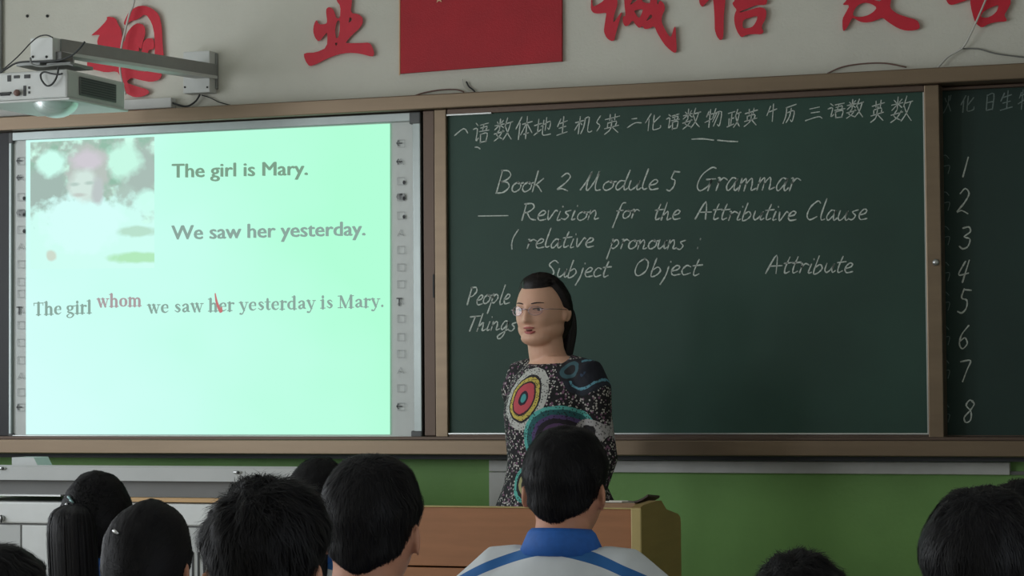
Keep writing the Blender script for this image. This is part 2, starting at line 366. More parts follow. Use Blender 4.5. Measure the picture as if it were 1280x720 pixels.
# picture of a child on the slide: soft washed-out patches
def photo_mat():
    m = bpy.data.materials.new('slide_picture'); m.use_nodes = True; nt = m.node_tree; nt.nodes.remove(nt.nodes['Principled BSDF'])
    e = node(nt, 'ShaderNodeEmission'); nt.links.new(e.outputs[0], nt.nodes['Material Output'].inputs[0])
    tc = node(nt, 'ShaderNodeTexCoord'); uv = tc.outputs['UV']
    s = node(nt, 'ShaderNodeSeparateXYZ'); nt.links.new(uv, s.inputs[0])
    n = node(nt, 'ShaderNodeTexNoise'); n.inputs['Scale'].default_value = 7; n.inputs['Detail'].default_value = 3; nt.links.new(uv, n.inputs[0])
    r = node(nt, 'ShaderNodeValToRGB'); nt.links.new(n.outputs[0], r.inputs[0]); el = r.color_ramp.elements
    el[0].position = .38; el[0].color = (*lin((150, 190, 170)), 1); el[1].position = .62; el[1].color = (*lin((208, 255, 236)), 1)
    q = el.new(.5); q.color = (*lin((172, 196, 184)), 1); c = r.outputs[0]
    wn = node(nt, 'ShaderNodeTexNoise'); wn.inputs['Scale'].default_value = 9; wn.inputs['Detail'].default_value = 4; nt.links.new(uv, wn.inputs[0])
    def blob(c, x, y, rx, ry, col, soft=.25):
        dx = math_n(nt, 'DIVIDE', math_n(nt, 'SUBTRACT', s.outputs[0], x), rx); dy = math_n(nt, 'DIVIDE', math_n(nt, 'SUBTRACT', s.outputs[1], y), ry)
        d = math_n(nt, 'SQRT', math_n(nt, 'ADD', math_n(nt, 'MULTIPLY', dx, dx), math_n(nt, 'MULTIPLY', dy, dy)))
        d = math_n(nt, 'ADD', d, math_n(nt, 'MULTIPLY', math_n(nt, 'SUBTRACT', wn.outputs[0], .5), 1.0))
        mr = node(nt, 'ShaderNodeMapRange'); mr.inputs[1].default_value = 1+soft; mr.inputs[2].default_value = 1-soft; nt.links.new(d, mr.inputs[0])
        return mixc(nt, mr.outputs[0], c, lin(col))
    for a in ((.12, .62, .2, .2, (164, 186, 178)), (.9, .72, .14, .2, (170, 190, 182)), (.78, .5, .12, .12, (176, 200, 190)),
              (.17, .83, .12, .1, (206, 255, 240)), (.75, .82, .14, .13, (200, 250, 230)), (.95, .5, .1, .1, (205, 255, 240)),
              (.5, .12, .75, .42, (208, 255, 244), .12), (.88, .08, .25, .04, (180, 235, 190)), (.85, .28, .16, .04, (186, 226, 206)),
              (.42, .35, .32, .24, (214, 255, 250), .12), (.17, .1, .04, .04, (206, 220, 205)),
              (.47, .75, .18, .21, (186, 196, 190), .12), (.46, .84, .13, .07, (208, 204, 212), .3), (.43, .64, .11, .12, (212, 232, 224), .3),
              (.55, .6, .05, .1, (190, 200, 200), .3), (.4, .57, .05, .014, (196, 206, 200), .5), (.36, .655, .035, .014, (184, 206, 198), .5), (.48, .66, .035, .014, (184, 206, 198), .5)):
        c = blob(c, *a)
    nt.links.new(c, e.inputs[0]); e.inputs[1].default_value = 1
    return m
def scr2(x, y): return W(x, y, YS-.0025)
quad_uv('slide_picture', [scr2(38, 336), scr2(193, 335), scr2(193, 171), scr2(38, 178)], photo_mat(), wb)

def font_mesh(txt, place, x0, x1, b0, b1, cap, bold=0):
    cu = bpy.data.curves.new('t', 'FONT'); cu.body = txt; cu.size = 1; cu.offset = bold; cu.resolution_u = 3
    o = bpy.data.objects.new('t', cu); C.objects.link(o)
    dg = bpy.context.evaluated_depsgraph_get(); me = bpy.data.meshes.new_from_object(o.evaluated_get(dg))
    v = [tuple(q.co) for q in me.vertices]; f = [tuple(p.vertices) for p in me.polygons]
    bpy.data.objects.remove(o); bpy.data.curves.remove(cu); bpy.data.meshes.remove(me)
    a = min(q[0] for q in v); b = max(q[0] for q in v); H = .71
    out = []
    for q in v:
        t = (q[0]-a)/(b-a); out.append(place(x0+t*(x1-x0), b0+t*(b1-b0)-q[1]/H*cap))
    return out, f
T1 = emat('slide_text_grey', (126, 160, 138)); T2 = emat('slide_text_pale', (140, 168, 158)); T3 = emat('slide_text_pink', (172, 160, 162)); T4 = emat('slide_mark_red', (196, 120, 120))
for s_, x0, x1, b0, b1, cap, m in (('The girl is Mary.', 215, 384, 222, 218.5, 17.5, T1), ('We saw her yesterday.', 214.5, 456, 299.5, 294, 18, T2)):
    v, f = font_mesh(s_, scr2, x0, x1, b0, b1, cap); tag(pyobj('slide_text', [q+Vector(o_) for o_ in ((-.0016, 0, 0), (.0016, 0, .001), (.0036, 0, -.0008)) for q in v], [tuple(i+k_*len(v) for i in g) for k_ in range(3) for g in f], m, wb), kind='stuff')
# bold serif lettering
def St(x, a, b, w=.25): return ([(x, a, w), (x, b, w)], False)
def Sf(a, b, y, w=.09): return ([(a, y, w), (b, y, w)], False)
def Cv(*p): return (list(p), True)
SER = {
 'T': (1.25, [St(.58, 0, 1.45), Sf(.32, .84, .04), Sf(.02, 1.14, 1.4), St(.05, 1.12, 1.4, .07), St(1.11, 1.12, 1.4, .07)]),
 'h': (1.15, [St(.25, 0, 1.5), Sf(0, .5, .04), Sf(0, .25, 1.46), Cv((.3, .72, .1), (.52, .95, .14), (.76, .85, .22), (.82, .6, .25), (.82, .3, .25), (.82, 0, .25)), Sf(.6, 1.07, .04)]),
 'e': (.95, [Cv((.2, .56, .07), (.5, .56, .07), (.78, .56, .09)), Cv((.78, .56, .14), (.72, .84, .18), (.5, .97, .1), (.24, .8, .2), (.16, .5, .25), (.26, .17, .22), (.55, .04, .12), (.84, .22, .05))]),
 'g': (1.02, [Cv((.45, .97, .1), (.2, .85, .2), (.2, .6, .2), (.45, .42, .1), (.7, .6, .2), (.7, .85, .2), (.45, .97, .1)), Cv((.3, .42, .1), (.2, .25, .14), (.6, .1, .2), (.85, -.1, .18), (.6, -.4, .1), (.25, -.4, .1), (.1, -.2, .14), (.35, 0, .08)), Sf(.7, 1, .92, .1)]),
 'i': (.6, [St(.28, 0, 1), Sf(.02, .54, .04), Sf(.02, .28, .95), St(.28, 1.3, 1.42, .24)]),
 'r': (.82, [St(.27, 0, 1), Sf(.02, .55, .04), Sf(.02, .27, .95), Cv((.3, .68, .1), (.48, .92, .12), (.7, .88, .22))]),
 'l': (.6, [St(.28, 0, 1.5), Sf(.02, .54, .04), Sf(.02, .28, 1.46)]),
 'w': (1.5, [([(.2, .98, .24), (.5, .03, .2)], False), ([(.5, .03, .08), (.76, .98, .08)], False), ([(.7, .98, .24), (1.02, .03, .2)], False), ([(1.02, .03, .08), (1.3, .98, .08)], False), Sf(0, .4, .96), Sf(.55, .9, .96), Sf(1.12, 1.45, .96)]),
 'o': (1.05, [Cv((.5, .96, .1), (.24, .82, .2), (.17, .5, .26), (.24, .18, .2), (.5, .04, .1), (.76, .18, .2), (.83, .5, .26), (.76, .82, .2), (.5, .96, .1))]),
 'm': (1.72, [St(.25, 0, 1), Sf(0, .5, .04), Sf(0, .25, .95), Cv((.3, .72, .1), (.5, .95, .14), (.74, .85, .22), (.8, .6, .25), (.8, .3, .25), (.8, 0, .25)), Sf(.6, 1.02, .04), Cv((.85, .72, .1), (1.05, .95, .14), (1.3, .85, .22), (1.36, .6, .25), (1.36, .3, .25), (1.36, 0, .25)), Sf(1.15, 1.6, .04)]),
 's': (.85, [Cv((.7, .76, .08), (.5, .95, .12), (.24, .82, .16), (.4, .57, .24), (.66, .32, .22), (.45, .05, .12), (.14, .24, .08))]),
 'a': (1.0, [Cv((.2, .78, .2), (.42, .95, .12), (.66, .85, .2), (.7, .55, .24), (.7, .2, .24), (.92, .05, .08)), Cv((.68, .58, .08), (.34, .44, .14), (.2, .24, .22), (.36, .06, .16), (.68, .2, .08))]),
 'y': (1.05, [([(.2, .98, .24), (.56, .03, .2)], False), Cv((.88, .98, .08), (.56, .03, .1), (.36, -.38, .12), (.14, -.36, .2)), Sf(0, .42, .96), Sf(.7, 1.02, .96)]),
 't': (.72, [Cv((.32, 1.3, .2), (.32, .8, .25), (.32, .25, .25), (.45, .06, .16), (.66, .14, .06)), Sf(.03, .62, .95)]),
 'd': (1.15, [St(.8, 0, 1.5), Sf(.55, .8, 1.46), Sf(.8, 1.06, .04), Cv((.75, .84, .1), (.48, .95, .12), (.22, .75, .2), (.16, .5, .25), (.22, .22, .2), (.46, .04, .12), (.75, .16, .1))]),
 'M': (1.85, [St(.28, 0, 1.42, .1), Sf(.02, .52, .04), Sf(.02, .3, 1.41), ([(.34, 1.36, .26), (.86, .06, .22)], False), ([(.86, .06, .08), (1.38, 1.36, .08)], False), St(1.46, 0, 1.42, .27), Sf(1.2, 1.75, .04), Sf(1.4, 1.75, 1.41)]),
 '.': (.5, [St(.22, .1, .14, .24)]), ' ': (.5, [])}
def glyph_text(font, txt, x0, x1, b0, b1, xh, place, w=None, slant=0, jit=0, wj=0):
    adv = sum(font[c][0] for c in txt); k = (x1-x0)/adv; mb = MB(); x = 0
    for c in txt:
        a, ss = font[c]; dy = random.uniform(-jit, jit)
        for s_ in ss:
            P, cv = s_ if isinstance(s_, tuple) else (s_, True)
            pts = []
            for q in P:
                gx = x+q[0]; px = x0+gx*k+slant*q[1]*xh; py = b0+(b1-b0)*gx/adv-q[1]*xh+dy
                pts.append((px, py, (q[2]*xh*1.22 if w is None else w)))
            stroke(mb, pts, w, place, curve=cv, jit=wj)
        x += a
    return mb
for s_, x0, x1, b0, b1, m in (('The girl', 42, 115, 394, 391.5, T2), ('whom', 121, 178, 384, 382.5, T3), ('we saw her yesterday is Mary.', 184, 481, 391.5, 383.5, T2)):
    glyph_text(SER, s_, x0, x1, b0, b1, 10.6, scr2).obj('slide_text', m, wb)['kind'] = 'stuff'
def scr3(x, y): return W(x, y, YS-.0035)
mb = MB(); stroke(mb, [(269, 367, 1.5), (271, 378, 3), (276, 390, 3.5), (277, 384, 1.5)], 2, scr3); mb.obj('pen_mark', T4, wb)
# touch icons down both margins
def icons(cx, ys, big):
    for i, y in enumerate(ys):
        d = MB(); f = MB(); k = i % 4
        stroke(f, [(cx-4, y-4), (cx+5, y-4), (cx+5, y+5), (cx-4, y+5), (cx-4, y-4)], .7, scr, curve=False) if k != 1 else stroke(f, [(cx-4, y+4), (cx, y-4), (cx+4, y+4), (cx-2, y+1)], .8, scr, curve=False)
        if i < 2 or i == len(ys)-1: stroke(d, [(cx-5, y), (cx+1, y)], 1.5, scr, curve=False); stroke(d, [(cx-3, y-3), (cx-5, y), (cx-3, y+3)], 1.2, scr, curve=False)
        elif i < 5: stroke(d, [(cx+4, y+1), (cx+4, y+3)], 3.4, scr, curve=False)
        if i == 3: stroke(f, [(cx-2, y), (cx+2, y)], 8, scr, curve=False)
        if i == 9: stroke(d, [(cx-5, y-4), (cx+1, y-4)], 1.5, scr, curve=False); stroke(d, [(cx-2, y-4), (cx-2, y+5)], 1.6, scr, curve=False)
        o = f.obj('touch_icon', M['icon2'], wb); o['kind'] = 'stuff'
        if d.v: attach(tag(d.obj('icon_mark', M['icon']), kind='stuff'), o)
icons(501, [179, 202, 226, 246, 269, 291, 312, 334, 355, 377, 398, 421, 442, 463, 485, 508], 1)
icons(26, [201, 222, 246, 266, 287, 308, 330, 352, 367, 388, 406, 428, 450, 470, 490, 509], 0)
# dark sliding panel behind, left of the whiteboard
tag(MB().box(BX0, wx0-.004, -.03, -.09, yt+.013, zt0-.002).obj('dark_side_board', M['black']), 'black side board slid against the left edge of the whiteboard', 'board')
# centre sliding chalkboard
YC = -.12
cx0, cx1 = XX(545.5, 350, YC), XX(1178, 350, YC)
cz0, cz1 = .5*(ZZ(560, 549.5, YC)+ZZ(1160, 549.5, YC)), .5*(ZZ(560, 137, YC)+ZZ(1160, 106, YC))
sl = XX(561, 350, YC); sr = XX(1159, 350, YC)
kz0 = .5*(ZZ(565, 541.5, YC)+ZZ(1160, 541.5, YC)); kz1 = .5*(ZZ(565, 144, YC)+ZZ(1155, 117, YC))
cb = thing('chalkboard', 'large centre chalkboard with handwritten English grammar notes in an aluminium frame', 'chalkboard', ((cx0+cx1)/2, YC, cz0))
MB().box(sl-.005, sr+.005, -.06, YC, kz0-.005, kz1+.005).obj('writing_panel', M['board'], cb)
MB().box(cx0, sl, -.06, YC-.016, cz0, cz1, .004).obj('stile', M['rail'], cb)
MB().box(sr, cx1, -.06, YC-.016, cz0, cz1, .004).obj('stile', M['rail'], cb)
MB().box(sl, sr, -.06, YC-.012, cz0, kz0-.004, .003).obj('lower_rail', M['rail_dk'], cb)
MB().box(sl, sr, -.06, YC-.012, kz1+.003, cz1, .003).obj('upper_rail', M['rail_dk'], cb)
for q in ((sl, sr, YC+.002, YC-.014, kz0-.004, kz0+.001), (sr-.004, sr, YC+.002, YC-.0135, kz0, kz1), (sl, sl+(sr-sl)*.1, YC+.002, YC-.0138, kz1, kz1+.005)):
    MB().box(*q).obj('bright_bead', M['chrome'], cb)
p = W(1170, 328, YC-.016); MB().ball(p+Vector((0, -.004, 0)), (.012, .01, .012)).obj('lock_knob', M['chrome'], cb, smooth=True)
# stile of the board behind, between whiteboard and chalkboard
mu = MB().box(XX(530.5, 350, YC), cx0-.003, -.02, YC-.006, yt+.013, zt0-.002, .003)
mu.obj('mullion', M['rail_dk'], bf)
MB().box(XX(542, 350, YC), XX(543.5, 350, YC), YC-.005, YC-.009, ZZ(543, 372, YC), ZZ(543, 343, YC)).obj('catch', M['slot'], bf)
# right fixed chalkboard
YF = -.045
rx1 = BX1-.02
rb = thing('side_chalkboard', 'dark chalkboard at the right numbered 1 to 8 in chalk', 'chalkboard', ((cx1+rx1)/2, YF, cz0))
rz0 = ZZ(1230, 544, YF); rz1 = ZZ(1240, 111, YF)
MB().box(cx1-.2, rx1, -.021, YF, rz0, rz1).obj('writing_panel', M['board2'], rb)
MB().box(cx1-.2, rx1, -.021, YF-.02, yt+.013, rz0, .003).obj('lower_rail', M['rail_dk'], rb)
MB().box(cx1-.2, rx1, -.021, YF-.02, rz1, zt0-.003, .003).obj('upper_rail', M['rail_dk'], rb)

def ck(x, y): return W(x, y, YC-.0012)
def ckr(x, y): return W(x, y, YF-.0012)
HW = {
 'B': (1.35, [[(.05, 0), (.05, 2.1)], [(-.05, 2.1), (.6, 2.05), (.95, 1.6), (.6, 1.15), (.15, 1.0)], [(.15, 1.0), (.8, .95), (1.1, .5), (.7, .0), (0, -.08)]]),
 'o': (1.0, [[(.5, .98), (.12, .7), (.1, .25), (.4, .02), (.8, .3), (.8, .75), (.45, .98), (.6, .8), (1.0, .9)]]),
 'k': (1.05, [[(.1, 0), (.1, 2.0)], [(.8, 1.25), (.15, .55), (.4, .6), (.95, 0)]]),
 '2': (1.1, [[(.1, 1.6), (.5, 2.0), (.9, 1.6), (.6, .9), (0, .15), (.4, .25), (1, .0)]]),
 'M': (1.7, [[(0, 0.1), (.3, .9), (.55, 1.9), (.42, .9), (.5, 0.05), (.75, .3), (1.0, 1.1), (1.15, 1.95), (1.1, .7), (1.25, .05), (1.6, .08)]]),
 'd': (1.05, [[(.75, .9), (.3, .95), (.08, .4), (.3, .03), (.7, .5)], [(.85, 2.0), (.72, .6), (.85, .03), (1.05, .2)]]),
 'u': (1.05, [[(.1, .95), (.08, .3), (.3, .02), (.65, .4), (.8, .95), (.72, .3), (.85, .02), (1.05, .2)]]),
 'l': (.55, [[(.2, 2.05), (.1, .5), (.25, .02), (.5, .1)]]),
 'e': (.85, [[(.1, .45), (.55, .6), (.65, .9), (.35, 1.0), (.08, .5), (.3, .02), (.85, .12)]]),
 '5': (1.1, [[(.35, 1.9), (.2, 1.2), (.7, 1.0), (.75, .4), (.4, 0), (0, .1)], [(.35, 1.85), (1.0, 1.8)]]),
 'G': (1.5, [[(1.15, 1.7), (.8, 1.75), (.2, 1.2), (.05, .4), (.4, 0), (.95, .4), (1.05, .85)], [(.65, .85), (1.35, .9)], [(1.05, .85), (1.0, 0)]]),
 'r': (.8, [[(.05, .95), (.2, .9), (.15, 0)], [(.15, .55), (.45, .95), (.8, .8)]]),
 'R': (1.35, [[(.1, 0), (.1, 1.7)], [(-.05, 1.7), (.6, 1.75), (.85, 1.35), (.5, .9), (.12, .8)], [(.35, .85), (.8, .2), (1.3, .05)]]),
 'a': (1.05, [[(.72, .9), (.35, .98), (.08, .4), (.3, .02), (.65, .5), (.78, .95), (.7, .3), (.85, .02), (1.05, .25)]]),
 'm': (1.45, [[(.08, .95), (.08, 0)], [(.08, .5), (.4, .95), (.5, .5), (.5, 0)], [(.5, .5), (.85, .97), (1.0, .5), (1.05, .05), (1.4, .2)]]),
 'n': (1.05, [[(.1, .95), (.1, 0)], [(.1, .5), (.45, .97), (.65, .6), (.65, .05), (1.0, .15)]]),
 'v': (.9, [[(.05, .95), (.25, 0), (.65, .95), (.85, .9)]]),
 'i': (.5, [[(.2, .95), (.12, .05), (.4, .1)], [(.3, 1.5), (.32, 1.42)]]),
 's': (.8, [[(.65, .95), (.2, .75), (.55, .4), (.35, .02), (0, .1)]]),
 'f': (.8, [[(.75, 1.9), (.4, 1.8), (.25, .8), (.05, -.9)], [(0, 1.0), (.7, 1.05)]]),
 't': (.75, [[(.35, 1.7), (.2, .6), (.3, .03), (.65, .2)], [(0, 1.05), (.75, 1.15)]]),
 'h': (1.05, [[(.2, 1.9), (.08, 0)], [(.1, .4), (.5, .95), (.6, .5), (.65, .03), (1.0, .2)]]),
 'A': (1.45, [[(0, 0), (.55, 1.9), (.95, 0)], [(.25, .75), (1.3, .8)]]),
 'b': (1.0, [[(.2, 1.8), (.1, .05), (.5, .02), (.78, .5), (.5, .9), (.15, .6)]]),
 'C': (1.25, [[(1.0, 1.6), (.7, 1.8), (.2, 1.2), (.1, .4), (.45, 0), (1.0, .3)]]),
 'c': (.85, [[(.7, .85), (.35, .98), (.08, .5), (.3, .02), (.8, .2)]]),
 'p': (1.1, [[(.1, 1.0), (.2, .9), (.05, -1.0)], [(.1, .6), (.55, 1.0), (.85, .6), (.5, .1), (.15, .2)]]),
 'S': (1.1, [[(.9, 1.6), (.5, 1.85), (.1, 1.4), (.55, .9), (.75, .4), (.3, 0), (-.05, .2)]]),
 'j': (.6, [[(.35, .95), (.3, 0), (.05, -.9)], [(.4, 1.5), (.42, 1.42)]]),
 'O': (1.35, [[(.6, 1.8), (.15, 1.3), (.1, .4), (.45, 0), (.95, .5), (.95, 1.4), (.55, 1.8)]]),
 'P': (1.15, [[(.1, 0), (.1, 1.8)], [(0, 1.75), (.6, 1.8), (.85, 1.4), (.5, .9), (.12, .85)]]),
 'T': (1.1, [[(0, 1.55), (1.1, 1.65)], [(.55, 1.6), (.35, 0)]]),
 'g': (1.0, [[(.7, .9), (.35, .98), (.1, .4), (.3, .05), (.65, .5), (.75, .9), (.6, -.5), (.2, -.95), (0, -.6), (.95, .1)]]),
 '(': (.5, [[(.4, 2.0), (.1, 1.2), (.1, .5), (.3, -.1)]]), ':': (.4, [[(.2, 1.0), (.22, .9)], [(.12, .15), (.14, .05)]]),
 '1': (.8, [[(.5, 1.8), (.3, 0)]]), '3': (1, [[(.1, 1.7), (.6, 1.8), (.75, 1.4), (.3, 1.0), (.8, .8), (.7, .2), (.3, 0), (0, .2)]]),
 '4': (1, [[(.45, 1.8), (.0, .7), (.5, .7), (.8, .8)], [(.75, 1.9), (.4, 0)]]), '6': (1, [[(.7, 1.8), (.2, 1.1), (.1, .4), (.4, 0), (.75, .4), (.5, .85), (.15, .6)]]),
 '7': (1, [[(0, 1.7), (.8, 1.8), (.6, 1.0), (.35, 0)]]), '8': (1, [[(.75, 1.6), (.4, 1.85), (.15, 1.4), (.6, .9), (.65, .2), (.3, 0), (.1, .4), (.5, .95), (.8, 1.5), (.6, 1.8)]]),
 '-': (1, [[(0, .5), (1, .5)]])}
HL = [('Book', 620, 682, 240, 239, 13), ('2', 696, 714, 238, 238, 11), ('Module', 725, 826, 239, 237, 12.5), ('5', 833, 848, 239, 239, 13),
      ('Grammar', 869, 1002, 239, 238, 16.5), ('Revision', 651, 752, 275, 275, 12), ('for', 768, 800, 274, 273, 11), ('the', 816, 853, 275, 275, 11.5),
      ('Attributive', 869, 998, 274, 276, 11.5), ('Clause', 1006, 1087, 275, 275, 13), ('(', 637, 646, 310, 310, 11.5), ('relative', 657, 745, 310, 309, 11.5),
      ('pronouns', 761, 859, 311, 312, 12), (':', 871, 877, 312, 312, 13), ('Subject', 681, 764, 346, 347, 11.5), ('Object', 791, 878, 345, 344, 12),
      ('Attribute', 957, 1069, 342, 341, 12), ('People', 583, 640, 381, 380, 12), ('Things', 583, 648, 414, 413, 11.5)]
for t, x0, x1, b0, b1, xh in HL:
    glyph_text(HW, t, x0, x1-xh*.3, b0, b1, xh, ck, w=1.6, slant=.28, jit=.8, wj=.35).obj('chalk_writing', M['chalk'], cb)['kind'] = 'stuff'
mb = MB()
for P in ([(598, 270), (635, 269.5)], [(865, 174), (878, 173.5), (892, 175.2)], [(897, 175.2), (910, 176.5), (922, 177)], [(594, 184), (597, 184), (600, 186)]):
    stroke(mb, P, 1.5, ck, jit=.25)
mb.obj('chalk_dash', M['chalk'], cb)['kind'] = 'stuff'
HZ = {
 '语': [[(1.3, 0), (2.8, 1.2)], [(0, 3), (2.5, 2.8), (2.2, 8.5), (3.6, 7.3)], [(4, 1.2), (9.3, .7)], [(6.3, 1), (5.8, 4)], [(4.6, 2.6), (8.4, 2.3), (8, 4)], [(3.8, 4.4), (10, 4)], [(4.6, 5.6), (5, 10)], [(4.6, 5.7), (9, 5.4), (8.5, 9.7)], [(5, 9.6), (8.6, 9.4)]],
 '数': [[(1, 1.2), (2, 2.2)], [(4.6, .8), (3.6, 2)], [(0, 3), (5.2, 2.4)], [(2.8, 0), (2.8, 4.8)], [(2.6, 2.8), (.2, 5)], [(3, 2.8), (5, 4.4)], [(2.8, 5), (1.4, 7.5), (4.6, 9.3)], [(4.8, 5.5), (3, 8.3), (.2, 10)], [(0, 7), (5.6, 6)], [(7, 0), (5.6, 4)], [(6.3, 2.7), (10, 2)], [(9, 2.2), (7.6, 6.5), (5.2, 9.8)], [(6.2, 4), (7.6, 7.2), (10, 10)]],
 '体': [[(3, 0), (0, 5)], [(2.2, 2.5), (2.1, 10)], [(3.6, 3.2), (9.5, 2.5)], [(6.4, 0), (6.2, 10)], [(6.1, 3), (3, 7.8)], [(6.5, 3), (10, 7.4)], [(5, 7.8), (8, 7.3)]],
 '地': [[(0, 3.8), (4, 3)], [(2.1, .5), (2, 8)], [(0, 9), (4.2, 6.5)], [(4, 4.8), (9.2, 2.5), (8.8, 6.5), (7.8, 6)], [(6.8, 0), (6.7, 7)], [(5.2, 1.5), (5.1, 8.5), (6.5, 9.6), (10, 9.3)]],
 '生': [[(2.5, 1), (0, 5)], [(1.8, 3.4), (8.8, 2.7)], [(5.3, 0), (5.3, 9.5)], [(1.8, 6.3), (8.3, 5.8)], [(0, 10), (10, 9)]],
 '机': [[(0, 3.2), (4.6, 2.4)], [(2.5, 0), (2.4, 10)], [(2.4, 3), (0, 7.5)], [(2.7, 3.5), (4.2, 5)], [(5.6, 1.6), (5.3, 6.5), (3.8, 9.8)], [(5.6, 1.6), (8, 1.2), (7.7, 8.4), (8.8, 9.5), (10, 8.8)]],
 'ㄑ': [[(8, 0), (1, 3.5), (9, 7), (3, 10)]],
 '英': [[(0, 2.2), (10, 1.3)], [(3.2, 0), (3.3, 3)], [(7, 0), (6.6, 3)], [(2, 4.2), (2.1, 6.3)], [(2, 4.2), (8, 3.7), (7.8, 6.2)], [(0, 6.8), (10, 6)], [(5, 2.8), (4.8, 6.3), (3.5, 8.3), (.3, 10)], [(5.2, 6.5), (9.8, 10)]],
 '化': [[(3, 0), (0, 5)], [(2.1, 2.8), (2, 10)], [(9, 2), (5, 5.7)], [(5.2, .8), (5, 8.5), (6, 9.6), (9.7, 9.2), (9.9, 7.5)]],
 '物': [[(1.8, 1), (.5, 4)], [(1.2, 3), (4.5, 2.4)], [(2.8, 0), (2.7, 10)], [(0, 7), (4.6, 5.3)], [(6, 0), (4.4, 5)], [(5.5, 2.7), (10, 2.1), (9.2, 9.5), (7.8, 8.8)], [(7, 2.5), (4.8, 7.2)], [(8.4, 2.6), (5.5, 9.5)]],
 '政': [[(0, 1.8), (4.8, 1.2)], [(2.8, 1.4), (2.8, 8.5)], [(2.8, 4.9), (4.6, 4.6)], [(1, 4.5), (1.1, 8.8)], [(0, 9.4), (5, 8)], [(7.2, 0), (5.6, 4)], [(6.3, 2.6), (10, 2)], [(9, 2.2), (7.5, 7), (5.2, 10)], [(6.1, 4), (7.5, 7.2), (10, 10)]],
 '历': [[(1, 1.3), (10, .4)], [(1.8, 1.2), (1.5, 6), (0, 10)], [(3, 4.4), (8.7, 3.8), (7.8, 9.6), (6, 8.8)], [(5.6, 2.2), (5, 6.5), (2.5, 10)]],
 '三': [[(2, 1.4), (8, .8)], [(3, 4.7), (8, 4.2)], [(0, 9.8), (7.5, 8), (10, 9.4)]],
 '二': [[(3, 1), (6.5, 1)], [(0, 9.5), (5.5, 5.5), (10, 6.6)]],
 '一': [[(0, 10), (6.5, 0), (10, 9)]],
 '牛': [[(3, 1), (0, 6)], [(1.5, 4.4), (10, 3.5)], [(6, 0), (6, 10)]],
 '日': [[(1.5, 0), (1.5, 9.8)], [(1.5, .4), (8.5, 0), (8.5, 9.8)], [(1.5, 5), (8.3, 4.8)], [(1.5, 9.6), (8.5, 9.4)]],
 '火': [[(1, 1), (2.5, 3.5)], [(8, 0), (6.5, 3)], [(5, 0), (4.5, 5), (0, 10)], [(5, 4.5), (9.5, 10)]]}
ZL = [('一', 568, 586, 161, 168), ('语', 590, 612, 153, 179), ('数', 617, 641, 148, 175), ('体', 644, 666, 146, 174), ('地', 667, 690, 147, 170), ('生', 696, 710, 146, 168),
      ('机', 718, 741, 145, 167), ('ㄑ', 744, 751, 146, 163), ('英', 755, 774, 143, 167), ('二', 784, 803, 147, 159), ('化', 806, 827, 142, 163), ('语', 832, 850, 142, 162),
      ('数', 853, 876, 136, 160), ('物', 881, 902, 136, 159), ('政', 909, 926, 137, 159), ('英', 930, 947, 136, 157), ('牛', 958, 971, 130, 152), ('历', 979, 995, 131, 153),
      ('三', 1007, 1029, 133, 150), ('语', 1034, 1057, 129, 148), ('数', 1058, 1080, 124, 147), ('英', 1088, 1105, 126, 152), ('数', 1113, 1141, 121, 152)]
def hanzi(lst, place, m, parent, w=1.3):
    for c, x0, x1, y0, y1 in lst:
        mb = MB()
        for s_ in HZ[c]: stroke(mb, [(x0+(x1-x0)*a/10*.92+.09*(y1-y0)*(1-b/10)+random.uniform(-.4, .4), y0+(y1-y0)*b/10-(a-5)*.25+random.uniform(-.4, .4)) for a, b in s_], w, place, curve=len(s_) > 2, k=3, jit=.25)
        mb.obj('chalk_writing', m, parent)['kind'] = 'stuff'
hanzi(ZL, ck, M['chalk'], cb)
hanzi([('化', 1200, 1219, 119, 140), ('日', 1231, 1243, 118, 138), ('生', 1250, 1266, 113, 137), ('物', 1272, 1290, 112, 136)], ckr, M['chalk_faint'], rb)
hanzi([('火', 1179, 1190, 120, 140)], ckr, M['chalk_faint'], rb, 1)
for c, y0, y1, x0 in (('1', 221, 196, 1198), ('2', 267, 238, 1196), ('3', 311, 283, 1199), ('4', 353, 326, 1197), ('5', 391, 362, 1197), ('6', 436, 406, 1197), ('7', 477, 450, 1198), ('8', 528, 500, 1203)):
    glyph_text(HW, c, x0, x0+15, y0, y0, (y0-y1)/1.85, ckr, w=1.8, slant=.12, wj=.3).obj('chalk_writing', M['chalk'], rb)['kind'] = 'stuff'
mb = MB()
for y in (207, 253, 296, 341, 378, 421, 463, 518):
    stroke(mb, [(1176, y-11), (1182, y-13), (1186, y-9)], .9, ckr); stroke(mb, [(1179, y+1), (1187, y), (1185, y+10)], .9, ckr)
mb.obj('chalk_marks', M['chalk_faint'], rb)['kind'] = 'stuff'

